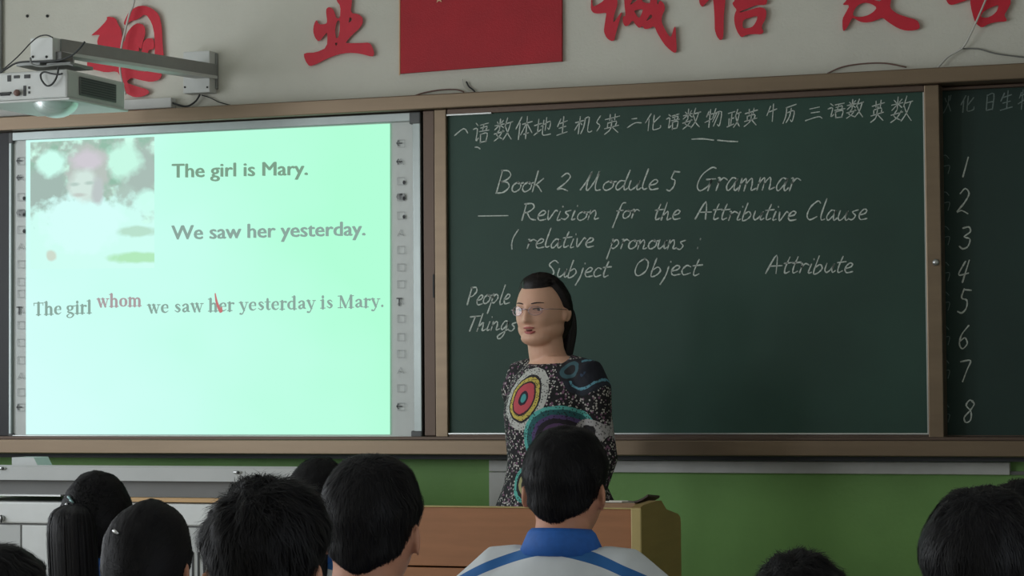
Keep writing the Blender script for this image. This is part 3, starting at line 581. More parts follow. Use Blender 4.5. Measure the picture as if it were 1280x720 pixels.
# ------------------------------------------------------------------ red wall characters and flag
def chaikin(p):
    out = []
    for i in range(len(p)):
        a, b = p[i], p[(i+1) % len(p)]
        out += [(a[0]*.78+b[0]*.22, a[1]*.78+b[1]*.22), (a[0]*.22+b[0]*.78, a[1]*.22+b[1]*.78)]
    return out
def cutout(name, label, ox, oy, sc, pieces, thick=.014, cat='wall character', group='red characters on the wall'):
    cen = W(ox+45, oy+40, 0); root = None; mb = MB()
    for pi_, pc in enumerate(pieces):
        v, f = curve_fill([[(ox+a/sc, -(oy+b/sc)) for a, b in chaikin(sp)] for sp in pc], 1)
        zs = [q[2] for q in v]; mid = (max(zs)+min(zs))/2
        mb.add([W(q[0], -q[1], -.001 if q[2] < mid else -.001-thick-.0012*pi_) for q in v], f)
    o = mb.obj(name, M['red']); me = o.data
    c = sum((v.co for v in me.vertices), Vector())/len(me.vertices); me.transform(Matrix.Translation(-c)); o.location = c
    bm = bmesh.new(); bm.from_mesh(me); bmesh.ops.remove_doubles(bm, verts=bm.verts[:], dist=.0002); bmesh.ops.recalc_face_normals(bm, faces=bm.faces[:]); bm.to_mesh(me); bm.free()
    return tag(o, label, cat, group)
cutout('wall_character', 'red foam brush character partly hidden behind the projector arm', 100, 0, 5.625, [
    [[(75, 250), (130, 205), (190, 140), (188, 115), (250, 125), (268, 170), (290, 205), (297, 260), (290, 300), (330, 280), (370, 272), (402, 292), (417, 330), (405, 420), (330, 430), (290, 420), (200, 400), (150, 380), (118, 300), (130, 260), (140, 245), (100, 247)]],
    [[(310, 150), (345, 80), (400, 45), (450, 38), (510, 60), (555, 100), (575, 180), (580, 300), (590, 410), (560, 430), (525, 420), (525, 250), (505, 160), (460, 95), (400, 140), (350, 150), (322, 180), (308, 170)]],
    [[(330, 230), (370, 180), (410, 160), (455, 180), (460, 240), (440, 300), (430, 350), (405, 320), (350, 290), (310, 300)]],
    [[(430, 400), (440, 300), (470, 268), (518, 270), (524, 345), (480, 350), (475, 400)]],
    [[(50, 410), (200, 430), (300, 450), (330, 480), (430, 503), (530, 500), (580, 520), (560, 560), (500, 578), (430, 565), (360, 545), (322, 580), (400, 608), (475, 628), (490, 655), (440, 680), (380, 685), (330, 660), (305, 640), (285, 540), (260, 500), (180, 510), (120, 495), (50, 480)]]])
cutout('wall_character', 'red foam brush character between the projector and the flag', 370, 0, 8, [
    [[(80, 530), (200, 525), (310, 475), (315, 320), (285, 350), (230, 420), (190, 380), (170, 310), (180, 240), (205, 195), (228, 245), (300, 240), (312, 215), (297, 95), (325, 68), (368, 85), (392, 140), (400, 178), (440, 185), (445, 60), (405, 10), (400, -60), (440, -200), (520, -220), (560, -100), (560, 20), (545, 130), (625, 140), (670, 180), (665, 240), (630, 290), (560, 350), (500, 420), (500, 432), (640, 430), (735, 425), (765, 470), (785, 540), (765, 570), (640, 535), (520, 527), (420, 545), (300, 590), (210, 640), (135, 665), (100, 620), (80, 570)],
     [(405, 215), (438, 200), (438, 290), (425, 375), (400, 385), (390, 300)], [(386, 428), (417, 428), (402, 462)], [(525, 235), (535, 165), (565, 195)]]])
cutout('wall_character', 'red foam brush character just right of the flag, with a long tail', 730, 0, 9.6, [
    [[(80, -60), (85, 20), (80, 110), (110, 155), (170, 165), (270, 150), (262, 200), (240, 340), (240, 390), (270, 455), (325, 495), (365, 485), (375, 430), (400, 340), (440, 200), (455, 150), (440, 150), (345, 290), (365, 160), (400, 70), (400, 0), (390, -80), (250, -60), (240, 10), (120, 80), (100, 60), (100, -60)]],
    [[(480, -60), (485, 60), (500, 190), (465, 200), (465, 270), (490, 315), (530, 310), (585, 240), (620, 300), (665, 340), (700, 310), (725, 350), (780, 345), (845, 310), (880, 400), (960, 530), (1030, 600), (1090, 640), (1115, 610), (1105, 450), (1100, 320), (1080, 325), (1045, 450), (1010, 420), (960, 330), (930, 260), (935, 190), (975, 110), (960, 40), (910, 0), (880, 70), (870, -60)],
     [(600, 125), (710, 105), (690, 170), (665, 215), (640, 200), (615, 160)], [(745, 252), (800, 165), (825, 205), (765, 245)], [(550, 65), (570, 20), (600, -40), (660, -30), (640, 0)], [(690, 15), (720, -40), (790, -40), (795, 40), (740, 35)]]])
cutout('wall_character', 'red foam brush character with a closed box shape, second right of the flag', 865, 0, 11.636, [
    [[(95, -60), (110, 60), (150, 105), (190, 60), (250, 0), (270, -60)]],
    [[(300, -60), (315, 60), (325, 200), (330, 360), (330, 430), (360, 530), (410, 590), (455, 555), (460, 400), (465, 200), (480, 80), (490, -60)]],
    [[(620, -60), (620, 10), (585, 45), (605, 90), (650, 140), (625, 190), (610, 270), (625, 380), (665, 480), (720, 550), (790, 505), (900, 495), (1010, 500), (1045, 460), (1020, 420), (1015, 370), (1070, 280), (1085, 180), (1060, 120), (970, 102), (850, 140), (700, 185), (690, 170), (840, 112), (930, 75), (1075, 72), (1095, 20), (1085, -60)],
     [(740, 290), (850, 255), (955, 225), (940, 300), (890, 380), (840, 405), (760, 415), (735, 390)]]])
cutout('wall_character', 'red foam brush character with two sweeping feet, third right of the flag', 1040, 0, 9.6, [
    [[(120, 60), (215, 60), (160, 160), (125, 225), (125, 340), (140, 380), (190, 320), (235, 225), (260, 215), (330, 260), (400, 272), (480, 262), (560, 230), (605, 210), (680, 270), (790, 340), (890, 370), (990, 365), (1055, 340), (1050, 290), (1020, 240), (900, 205), (790, 170), (720, 120), (695, 80), (710, 0), (720, -60), (600, -80), (590, 20), (500, 0), (450, -60), (200, -60), (170, 10)],
     [(250, 190), (260, 130), (310, 60), (390, 30), (470, 45), (540, 90), (500, 140), (440, 180), (370, 200), (310, 205)]]])
cutout('wall_character', 'red foam brush character at far right, crossed by a white cable', 1160, 0, 8, [
    [[(165, -40), (200, 40), (240, 52), (320, 25), (400, 0), (420, -50)]],
    [[(420, -60), (425, 60), (455, 180), (480, 240), (540, 280), (600, 240), (680, 220), (780, 215), (790, 200), (760, 150), (800, 90), (830, 30), (820, -60)],
     [(520, 170), (560, 110), (640, 70), (710, 45), (690, 110), (650, 150), (590, 180)]]])
fl = thing('wall_flag', 'plain red flag board with small stars mounted on the white wall', 'flag', W(600, 84, -.01))
A_, B_, Ct, Dt = W(499.5, 92, -.016), W(702, 76.5, -.016), W(702, -62, -.016), W(499.5, -48, -.016)
MB().prism([A_, B_, Ct, Dt], (0, .014, 0)).obj('flag_cloth', M['flag'], fl)
MB().tube([A_+Vector((0, 0, -.006)), Dt], .003).obj('edge_rod', M['star'], fl)
for x, y, r in ((525, -28, 17), (560, -44, 6), (570, -28, 6), (566, -14, 6), (549, -1.5, 6)):
    c = W(x, y, -.017); rr = r/340
    pts = [c+Vector((math.sin(a*PI/5)*rr*(1 if a % 2 == 0 else .4), 0, math.cos(a*PI/5)*rr*(1 if a % 2 == 0 else .4))) for a in range(10)]
    mb = MB(); mb.prism(pts, (0, -.0015, 0)); mb.obj('star', M['star'], fl)
# loose cables on the wall above the rail
def cable(label, pts, r, m, Y=-.01):
    P = crom([(*p, Y) if len(p) == 2 else p for p in pts], 6)
    tag(MB().tube([W(*p) for p in P], r, 6).obj('loose_cable', M[m], smooth=True), label, 'cable')
cable('thin brown cable lying along the top rail below the flag', [(515, 121), (530, 116), (550, 112.5), (570, 112), (580, 115)], .0028, 'cableb')
cable('short black cable end sticking up below the flag', [(583, 102), (586, 108), (592, 113), (594, 116)], .0032, 'cable')
cable('thin pale wire sticking up beside the black cable end', [(578, 99), (580, 108), (586, 114)], .0018, 'cablew')
cable('thin looping grey cable over the rail left of the third red character', [(1034, 92), (1052, 84), (1075, 80), (1105, 79), (1133, 84)], .0026, 'cableb')
cable('thick pale cable rising from the rail across the last red character', [(1172, 85, -.02), (1185, 71, -.02), (1203, 60, -.02), (1212, 45, -.03), (1220, 28, -.03), (1232, 0, -.03), (1240, -20, -.03)], .0035, 'cablew')
cable('thin grey cable branching right from the thick pale cable', [(1200, 61), (1222, 61), (1245, 67), (1275, 71), (1290, 72)], .0026, 'cableg')
# trunking
pt = .5*(ZZ(0, 123, -.03)+ZZ(215, 122+0, -.03)-.03)
tz1 = ZZ(215, 121.5, -.04); tz0 = ZZ(215, 134.5, -.04)
tag(MB().box(X0+.01, XX(214, 128, -.04), 0, -.04, max(tz0, zt1+.001), tz1, .003).obj('cable_trunking', M['trunk']), 'white cable trunking lying on the rail behind the projector', 'trunking')
cable('black cables leaving the end of the white trunking', [(214, 128, -.03), (232, 133, -.02), (244, 127, -.02), (250, 118, -.02)], .004, 'cable')
cable('thin dark wire drooping from the arm bracket to the rail', [(252, 119), (262, 122), (275, 128), (290, 132)], .002, 'cable')
qa, qb = ZZ(730, 575.5, -.03), ZZ(730, 590.3, -.03)
ct = thing('wall_trunking', 'long pale trunking under the chalk ledge with a leg running down behind the teacher', 'trunking', W(611, 590, 0))
MB().box(XX(611, 580, -.03), XX(1262, 580, -.03), -.003, -.03, qb, qa, .003).obj('trunking_run', M['trunk'], ct)
MB().box(XX(611, 580, -.028), XX(634, 580, -.028), -.003, -.0285, PLZ, qb-.002, .003).obj('trunking_drop', M['trunk'], ct)
MB().box(XX(1262, 580, -.03), BX1, -.003, -.02, qb, qb+.012).obj('cover_strip', M['steel_dk'], ct)

# ------------------------------------------------------------------ projector on its arm
YP = -.93
pj = thing('short_throw_projector', 'white short throw projector with ports and glass dome hanging from a wall arm', 'projector', W(60, 120, YP))
def quadbox(parent, name, m, px, Y0, Y1, bev=.003):
    """box whose front face (at Y0) spans the pixel rectangle px, reaching back to Y1"""
    x0, y0, x1, y1 = px; a = W(x0, y1, Y0); b = W(x1, y0, Y0)
    return MB().box(a.x, b.x, Y0, Y1, a.z, b.z, bev).obj(name, m, parent)
# arm
a0, a1 = W(262, 88, -.02), W(68, 57, YP)
d = (a1-a0); 
mb = MB(); h = Vector((0, 0, .023)); sx = Vector((.03, 0, 0))
mb.add([a0-h-sx, a0+h-sx, a0+h+sx, a0-h+sx, a1-h-sx, a1+h-sx, a1+h+sx, a1-h+sx], [(0, 1, 2, 3), (7, 6, 5, 4), (0, 4, 5, 1), (1, 5, 6, 2), (2, 6, 7, 3), (3, 7, 4, 0)])
arm = thing('projector_arm', 'grey aluminium arm reaching out from its wall bracket to the projector', 'bracket', a0)
mb.obj('beam', M['arm'], arm)
mb = MB(); k = Vector((.004, 0, 0)); l2 = Vector((0, 0, .012))
mb.add([a0-h-l2-sx-k, a0-h-sx-k, a0-h+sx+k, a0-h-l2+sx+k, a1-h-l2-sx-k, a1-h-sx-k, a1-h+sx+k, a1-h-l2+sx+k], [(0, 1, 2, 3), (7, 6, 5, 4), (0, 4, 5, 1), (1, 5, 6, 2), (2, 6, 7, 3), (3, 7, 4, 0)])
mb.obj('beam_cover', M['armw'], arm)
br = quadbox(arm, 'wall_bracket', M['armw'], (229, 63, 262, 117), -.06, 0)
quadbox(arm, 'bracket_plate', M['arm'], (258, 66, 271, 112), -.015, 0)
for x in (231, 259): MB().ball(W(x, 109, -.061), .004, 8, 6).obj('bolt', M['cable'], arm)
for x, y in ((115, 72), (122, 73)): MB().ball(W(x, y, -.62), .004, 8, 6).obj('bolt', M['cable'], arm)
quadbox(arm, 'mount_head', M['armw'], (38, 46, 66, 76), YP-.05, YP+.1)
quadbox(arm, 'mount_joint', M['steel_dk'], (62, 64, 77, 76), YP-.03, YP+.05)
for x in (41, 58): MB().ball(W(x, 71, YP-.051), .005, 8, 6).obj('bolt', M['cable'], arm)
for x0, x1 in ((20, 50), (58, 88)):
    quadbox(arm, 'hanger_bar', M['arm'], (x0, 77, x1, 83), YP-.02, YP+.14, .002)
# body
bt = [W(-12, 92, YP-.08), W(84, 86, YP-.08), W(84, 122, YP-.08), W(-12, 126, YP-.08)]
x0 = bt[0].x; x1 = bt[1].x; z1 = bt[1].z; z0 = bt[2].z
body = MB().box(x0-.06, x1, YP-.08, YP+.33, z0, z1, .008).obj('projector_body', M['proj'], pj)
MB().box(x1+.0005, x1+.004, YP-.0, YP+.26, z0+.018, z1-.018, .001).obj('side_grille', M['projd'], pj)
g = MB()
for i in range(7): zz = z0+.026+i*(z1-z0-.05)/6; g.box(x1+.004, x1+.006, YP+.01, YP+.25, zz, zz+.003)
g.obj('grille_slats', M['slot'], pj)
MB().box(x0-.06, x1+.012, YP-.085, YP+.335, z0-.008, z0, .003).obj('base_plate', M['proj'], pj)
for px in ((9, 94, 13, 102), (17, 94, 24, 98), (30, 93, 37, 98), (35, 108, 37, 111), (35, 114, 37, 117), (29, 107, 32, 120), (0, 115, 12, 120)):
    quadbox(pj, 'port', M['cable'], px, YP-.083, YP-.078, .0005)
MB().tube([W(21, 116, YP-.082), W(21, 116, YP-.10)], .012, 12).obj('connector', M['cableb'], pj, smooth=True)
# glass dome below
dc = W(70, 126, YP); mb = MB()
vs = []; n = 24; m_ = 8
for i in range(m_+1):
    t = i/m_*PI/2
    for j in range(n): p = 2*PI*j/n; vs.append(dc+Vector((.082*math.cos(t)*math.cos(p), .082*math.cos(t)*math.sin(p), -.062*math.sin(t))))
mb.add(vs, [(i*n+j, i*n+(j+1) % n, (i+1)*n+(j+1) % n, (i+1)*n+j) for i in range(m_) for j in range(n)]+[tuple(range(n))])
mb.obj('lens_dome', M['dome'], pj, smooth=True)
def pcable(label, pts, r, m, Y=YP-.1):
    cable(label, [(*p, Y) for p in pts], r, m)
pcable('black cable loop plugged into the projector port', [(73, 84), (72, 92), (69, 100), (64, 106), (58, 107), (52, 100), (51, 93), (56, 90), (64, 92), (73, 93), (78, 92)], .0035, 'cable')
pcable('long dark cable arching up from the left to the mount head', [(0, 90), (12, 80), (25, 68), (38, 54), (48, 46), (58, 44), (66, 47)], .0025, 'cable')
pcable('dark cable running from the left along the mount to the arm end', [(0, 91), (8, 86), (20, 79), (35, 77), (55, 77), (75, 75), (90, 69), (100, 60), (106, 52)], .0036, 'cable')
pcable('grey cable bundle lying across the top of the projector', [(38, 72), (40, 80), (52, 83), (70, 81), (85, 80), (92, 82)], .004, 'cableg')
pcable('black plug lead at the lower left of the projector', [(-8, 117), (4, 117), (14, 116)], .004, 'cable')
cable('pale cable hanging down the wall in front of the first red character', [(170, -10, -.05), (166, 8, -.05), (162, 17, -.05), (157, 36, -.05), (152, 58, -.05), (150, 85, -.05), (153, 104, -.05), (157, 118, -.05)], .0042, 'cablew')

# ------------------------------------------------------------------ steel console (left)
YK = -1.0
kx0 = XX(-70, 600, YK); kx1 = XX(432, 600, YK)
z_ = lambda y, x=150: ZZ(x, y, YK)
kc = thing('steel_teaching_console', 'wide pale grey steel teaching console standing below the whiteboard', 'console', ((kx0+kx1)/2, YK, PLZ))
kT, k1, k2, k3, k4 = z_(582), z_(601), z_(622), z_(629), z_(657)
MB().prism([(kx0, YK, k1), (kx0, YK-.001, kT-.008), (kx0, YK+.006, kT), (kx0, YK+.55, kT-.040), (kx0, YK+.55, k1-.002)], (kx1-kx0, 0, 0)).obj('lid', M['steel'], kc)
MB().box(kx0+.02, kx1-.02, YK+.06, YK+.54, k2, k1-.001).obj('recess', M['steel_dk'], kc)
MB().box(kx0, XX(70, 600, YK), YK+.03, YK+.06, k2, k2+.006).obj('bright_trim', M['chrome'], kc)
MB().box(XX(158, 600, YK), XX(280, 600, YK), YK+.02, YK+.05, k3+.004, k2, .002).obj('wooden_strip', M['woodtop'], kc)
MB().box(kx0, kx1, YK, YK+.54, k4+.002, k3, .006).obj('drawer', M['steel_lt'], kc)
MB().box(kx0+.03, kx1-.03, YK+.012, YK+.53, PLZ, k4).obj('cabinet_body', M['steel_dk'], kc)
xm = XX(26, 690, YK); xn = XX(232, 690, YK)
for a, b in ((kx0+.03, xm-.003), (xm+.003, xn-.003), (xn+.003, kx1-.03)):
    MB().box(a, b, YK+.002, YK+.012, PLZ+.02, k4-.004, .002).obj('door', M['steel'] if a != xm+.003 else M['steel_lt'], kc)
for i in range(5):
    xx = XX(240+i*7, 700, YK); MB().box(xx, xx+.006, YK-.002, YK+.002, ZZ(240, 740, YK), ZZ(240, 690, YK)).obj('vent_slot', M['slot'], kc)
for x, y in ((3, 585.5), (297, 590.5)):
    c = W(x, y, YK-.002)
    mb = MB().ball(c, (.018, .006, .007), 12, 8); mb.obj('lid_handle', M['chrome'], kc, smooth=True)
    MB().ball(c+Vector((.004, -.005, 0)), (.007, .003, .005), 8, 6).obj('keyhole', M['cable'], kc, smooth=True)
c = W(2, 648, YK-.004); MB().tube([c+Vector((0, .006, 0)), c+Vector((0, -.01, 0))], .012, 14).obj('door_lock', M['chrome'], kc, smooth=True)
MB().tube([c+Vector((.004, -.009, .012)), c+Vector((.008, -.012, 0)), c+Vector((.004, -.009, -.014))], .003, 6).obj('lock_lever', M['cable'], kc, smooth=True)
# small pale box on the console
a = W(24, 580, YK+.3); b = W(57, 568, YK+.3)
mb = MB(); zb = kT-.0155; zt = zb+.034
mb.prism([(a.x, YK+.25, zb), (b.x, YK+.25, zb), (b.x-.02, YK+.25, zt), (a.x, YK+.25, zt)], (0, .1, 0))
tag(mb.obj('equipment_box', M['steel']), 'small pale grey box on the left part of the steel console', 'box')

# ------------------------------------------------------------------ wooden lectern
YL0, YL1 = -1.78, -1.38
lx0 = XX(470, 640, YL0); lx1 = XX(790, 640, YL0)
lz = ZZ(700, 634, YL0)
lt = thing('wooden_podium', 'orange brown laminate podium in front of the teacher', 'podium', ((lx0+lx1)/2, (YL0+YL1)/2, PLZ))
zs = ZZ(650, 711, YL0)
MB().box(lx0, lx1, YL0, YL0+.018, zs+.003, lz-.004, .002).obj('front_panel', M['wood'], lt)
MB().box(lx0, lx1, YL0+.004, YL0+.02, PLZ, zs-.002, .002).obj('lower_panel', M['wood'], lt)
def bz(y): return lz-.012-.075*(y-YL0)
MB().prism([(lx0, YL0+.018, bz(YL0+.018)), (lx0, YL1-.02, bz(YL1-.02)), (lx0, YL1-.02, bz(YL1-.02)-.016), (lx0, YL0+.018, bz(YL0+.018)-.016)], (lx1-lx0, 0, 0)).obj('top_board', M['woodtop'], lt)
MB().box(lx0, lx1, YL0-.003, YL0+.0175, lz-.004, lz, .001).obj('front_lip', M['edge'], lt)
for side, xs in ((0, lx0-.025), (1, lx1+.002)):
    prof = [(YL0-.01, PLZ), (YL0-.012, lz-.02), (YL0-.008, lz+.002), (YL0+.02, lz+.008), (YL1-.24, lz+.014), (YL1-.2, lz+.012), (YL1-.15, lz-.016), (YL1-.03, lz-.036), (YL1-.006, lz-.046), (YL1, lz-.065), (YL1, PLZ)]
    MB().prism([(xs, y, z) for y, z in prof], (.026, 0, 0)).obj('side_panel', M['woodside'], lt)
    MB().box(xs-.001, xs+.03, YL0-.016, YL0-.008, PLZ, lz+.0, .003).obj('edge_trim', M['edge'], lt)
MB().box(lx0, lx1, YL1-.05, YL1-.034, PLZ+.02, lz-.055).obj('back_panel', M['wood'], lt)
# papers and booklet on the top
def sheet(name, label, cat, m, cx, cy, w_, d_, rz, th, curl=0, z=0):
    mb = MB(); n = 8; vs = []
    for i in range(n+1):
        for j in (0, 1):
            x = -w_/2+w_*i/n; y = -d_/2+d_*j; zz = curl*max(0, (i/n-.55)/.45)**2
            vs.append((x, y, zz))
    k = len(vs); vs += [(a, b, c+th) for a, b, c in vs]
    fs = []
    for i in range(n):
        a = 2*i; fs += [(a, a+1, a+3, a+2), (k+a, k+a+2, k+a+3, k+a+1), (a, a+2, k+a+2, k+a), (a+1, k+a+1, k+a+3, a+3)]
    fs += [(0, k, k+1, 1), (2*n, 2*n+1, k+2*n+1, k+2*n)]
    mb.add(vs, fs); o = mb.obj(name, m); o.location = (cx, cy, bz(cy)+z+.0012); o.rotation_euler = (-math.atan(.075), 0, rz*.0)
    return tag(o, label, cat)
sheet('paper_stack', 'thick stack of brown covered papers lying on the podium top', 'papers', M['cover'], lx1-.125, -1.60, .235, .26, 0, .026, 0, 0)
sheet('paper_sheet', 'white sheet of paper at the front edge of the paper stack', 'paper', M['paper'], lx1-.14, -1.66, .18, .12, 0, .004, 0, .0275)
sheet('open_magazine', 'dark edged magazine with a raised right end on the paper stack', 'magazine', M['dark_cover'], lx1-.075, -1.535, .13, .12, 0, .006, .022, .0275)
sheet('notepaper', 'small white sheet on top of the dark edged magazine', 'paper', M['paper'], lx1-.105, -1.53, .06, .10, 0, .002, 0, .035)

# ------------------------------------------------------------------ people
def sm(a, b, x):
    t = max(0, min(1, (x-a)/(b-a))); return t*t*(3-2*t)
def gs(x, s): return math.exp(-(x/s)**2)
def head_pt(d, full=1.0):
    """surface of a head for unit direction d; face towards -Y, centre at eye height"""
    x, y, z = d
    hx, hy, hz = .074, .096, (.118 if z > 0 else .118)
    px, py, pz = hx*x, hy*y, hz*z
    if z < 0:
        k = -z; px *= 1-.30*k**2; 
        if y > 0: py *= 1-.35*k**1.5
        else: py *= 1-.04*k
    fr = sm(0, .5, -y)
    if fr > 0:
        py += fr*.006*gs(pz-.0, .06)          # flatten the face
        n = sm(.018, -.028, pz)*(1-sm(-.030, -.042, pz)); 
        wdt = .008+.007*sm(.01, -.03, pz)
        py -= fr*(.008*gs(px, .009)*gs(pz-.01, .02)+.025*n*gs(px, wdt)) if pz < .04 else 0
        py -= fr*.005*gs(abs(px)-.028, .02)*gs(pz-.028, .009)
        py += fr*.009*gs(abs(px)-.030, .013)*gs(pz-.010, .011)
        py -= fr*.007*gs(abs(px)-.042, .02)*gs(pz+.030, .024)
        py -= fr*.008*gs(px, .020)*(gs(pz+.052, .006)+gs(pz+.066, .007))
        py += fr*.006*gs(px, .016)*gs(pz+.059, .0035)
        py -= fr*.006*gs(px, .022)*gs(pz+.095, .015)
    return Vector((px, py, pz))
def sphere_grid(nu, nv, fn):
    vs = []; fs = []
    for i in range(nv+1):
        t = PI*i/nv
        for j in range(nu):
            p = 2*PI*j/nu; vs.append(fn(Vector((math.sin(t)*math.cos(p), math.sin(t)*math.sin(p), math.cos(t)))))
    for i in range(nv):
        for j in range(nu): fs.append((i*nu+j, (i+1)*nu+j, (i+1)*nu+(j+1) % nu, i*nu+(j+1) % nu))
    return vs, fs
def add_head(mb, c, R=None, sc=1.0, nu=72, nv=60, ear=1.0):
    R = R or Matrix.Identity(3)
    vs, fs = sphere_grid(nu, nv, lambda d: c+R @ (head_pt(d)*sc)); mb.add(vs, fs)
    for s_ in (-1, 1):
        rot = Matrix.Rotation(s_*-.6, 3, 'Z') @ Matrix.Rotation(.15, 3, 'X')
        e = c+R @ (Vector((s_*(.0835-.012*(1-ear)*5), .013, -.008))*sc)
        mb.ball(e, (.0065*sc, .018*sc*ear, .031*sc*ear), 12, 10, R @ rot)
        mb.ball(e+R @ Vector((s_*.004, .008, .004)), (.006*sc, .012*sc*ear, .024*sc*ear), 10, 8, R @ rot)
        mb.ball(c+R @ (Vector((s_*.073, .006, -.012))*sc), (.012*sc, .012*sc, .022*sc), 10, 8, R)
def hair_mask(d, kind):
    x, y, z = d
    top = (z-.58)/.12
    side = (y+.12+.55*z)/.16 if z > -.12 else (y-.22-.9*(-.12-z))/.16
    m = max(top, side)
    low = (z+(.80 if kind == 'short' else .95))/.12 - (.8*max(0, abs(x)-.35) if kind == 'short' else 0)
    if kind == 'short': low = (z+.64-.35*abs(x))/.12
    return max(0, min(1, m))*max(0, min(1, low))
def hair_fn(kind, vol, seed, nz):
    def f(d):
        p = head_pt(d); m = hair_mask(d, kind); p0 = p
        if d.z < 0 and d.y > 0: q_ = 1-.22*sm(0, .4, d.y)*sm(-.3, -.6, d.z); p = Vector((.074*math.copysign(abs(d.x)**q_, d.x), .096*d.y*(1-.12*d.z*d.z), .118*d.z))
        p = p0.lerp(p, m)
        if kind == 'short': p = p*(1+.30*(d.x*d.z)**2*(1 if d.z > 0 else .3))
        t = vol*((.12+.88*sm(-.12, .38, d.z)) if kind == 'short' else (.45+.55*sm(-.7, .4, d.z)))
        n = noise.noise(d*3.2+Vector((seed, 0, 0)))*nz+noise.noise(d*9+Vector((0, seed, 0)))*nz*.5
        return p+d*(t*m-.006*(1-m)+n*m*vol)
    return f
def strands(mb, fn, R, c, kind, flow, n, ln, wd, lift, seed, sc=1.0):
    rnd = random.Random(seed); k = 0; att = 0
    while k < n and att < n*6:
        att += 1
        z = rnd.uniform(-.8, 1); p = rnd.uniform(0, 2*PI); r = math.sqrt(1-z*z); d = Vector((r*math.cos(p), r*math.sin(p), z))
        if hair_mask(d, kind) < .35: continue
        k += 1; pts = []; L = ln*rnd.uniform(.6, 1.2); steps = 4; dd = d.copy(); side_j = Vector((rnd.gauss(0, 1), rnd.gauss(0, 1), rnd.gauss(0, 1)))*.25; lf = lift*rnd.uniform(.2, 1)
        for i in range(steps):
            t = flow(dd)+side_j; t = t-dd*t.dot(dd)
            if t.length < 1e-4: break
            t.normalize(); pts.append((fn(dd)+dd*(.0008+lf*(i/(steps-1))**1.3), dd.copy(), t.copy())); dd = (dd+t*(L/.1/(steps-1))).normalized()
        if len(pts) < steps: continue
        vs = []
        for i, (q, nn, t) in enumerate(pts):
            b = nn.cross(t); w_ = wd*(1-.75*i/(steps-1)); vs += [c+R @ ((q+b*w_)*sc), c+R @ ((q-b*w_)*sc)]
        mb.add(vs, [(2*i, 2*i+1, 2*i+3, 2*i+2) for i in range(steps-1)])
WHORL = Vector((.1, .45, .88)).normalized()
def flow_short(d): return (d-WHORL)+Vector((0, 0, -.25))
def flow_back(tie): 
    def f(d): return tie-d
    return f
def hand(mb, c, dirv, palm, side):
    """palm block and five fingers; dirv = finger direction, palm = palm normal"""
    dirv = dirv.normalized(); s_ = dirv.cross(palm).normalized(); palm = s_.cross(dirv).normalized()
    mb.tube([c, c+dirv*.045, c+dirv*.085], [(.014, .028), (.016, .040), (.012, .038)], 10)
    for i, L in enumerate((.068, .076, .070, .055)):
        b = c+dirv*.078+s_*(-.030+.020*i)*side
        mb.tube([b, b+dirv*L*.45+palm*.004, b+dirv*L*.8+palm*.016, b+dirv*L*.95+palm*.028], [.0095, .009, .008, .0065], 8)
    b = c+dirv*.02-s_*.03*side
    mb.tube([b, b+dirv*.03-s_*.02*side+palm*.01, b+dirv*.06-s_*.026*side+palm*.02], [.012, .0105, .008], 8)
def seated_body(H, hr, sc=1.0, bulk=1.0):
    """seated figure facing -Y, origin on the floor below the hips; H is crown height, hr the head rotation"""
    mb = MB(); V = Vector
    hc = V((0, .0, H-.130*sc)); add_head(mb, hc, hr, sc, 48, 40)
    nb = H-.248*sc
    mb.tube([V((0, .025, H-.14*sc)), V((0, .03, H-.19*sc)), V((0, .035, nb+.01)), V((0, .035, nb-.04))], [(.050, .055), (.052, .056), (.056, .062), (.07, .10)], 16)
    mb.tube([V((0, .04, nb+.005)), V((0, .04, nb-.05)), V((0, .03, nb-.16)), V((0, .01, nb-.33)), V((0, 0, .56)), V((0, 0, .46))],
            [(.05, .06), (.085, .165*bulk), (.105, .175*bulk), (.10, .15*bulk), (.11, .16*bulk), (.11, .17*bulk)], 20)
    sh = nb-.065
    for s_ in (-1, 1):
        a = V((s_*.165*bulk, .035, sh)); e = V((s_*.195*bulk, -.02, sh-.27)); h = V((s_*.13, -.25, .60))
        mb.tube([a+V((-s_*.06, 0, .02)), a, (a+e)/2, e, (e+h)/2, h], [.045, .052, .044, .038, .034, .024], 12)
        hand(mb, h, V((-s_*.1, -1, -.15)), V((0, 0, -1)), s_)
        hp = V((s_*.09, 0, .50)); kn = V((s_*.12, -.43, .50)); an = V((s_*.12, -.40, .09))
        mb.tube([hp, (hp+kn)/2, kn, kn+V((0, .005, -.06)), (kn+an)/2, an], [.082, .072, .056, .052, .048, .036], 12)
        mb.tube([an+V((0, .05, -.045)), an+V((0, -.04, -.05)), an+V((0, -.17, -.06))], [(.042, .036), (.038, .042), (.026, .036)], 12)
    return mb, hc, nb, sh
def jacket(nb, sh, bulk=1.0, infl=.016):
    mb = MB(); V = Vector
    mb.tube([V((0, .035, nb+.016)), V((0, .04, nb-.003)), V((0, .04, nb-.022)), V((0, .035, nb-.048)), V((0, .03, nb-.09)), V((0, .01, nb-.30)), V((0, 0, .56)), V((0, 0, .44))],
            [(.055, .062), (.070, .088), (.088, .135*bulk), (.108, .178*bulk), (.128, .195*bulk), (.125, .178*bulk), (.13, .18*bulk), (.125, .185*bulk)], 24)
    for s_ in (-1, 1):
        a = V((s_*.165*bulk, .035, sh)); e = V((s_*.195*bulk, -.02, sh-.27)); h = V((s_*.13, -.25, .60)); w_ = e+(h-e)*.85
        mb.tube([a+V((-s_*.09, 0, .022)), a+V((-s_*.03, 0, .008)), a+V((s_*.015, 0, -.02)), (a+e)/2, e, (e+w_)/2, w_], [.058, .068, .068, .060, .054, .048, .040], 14)
    return mb
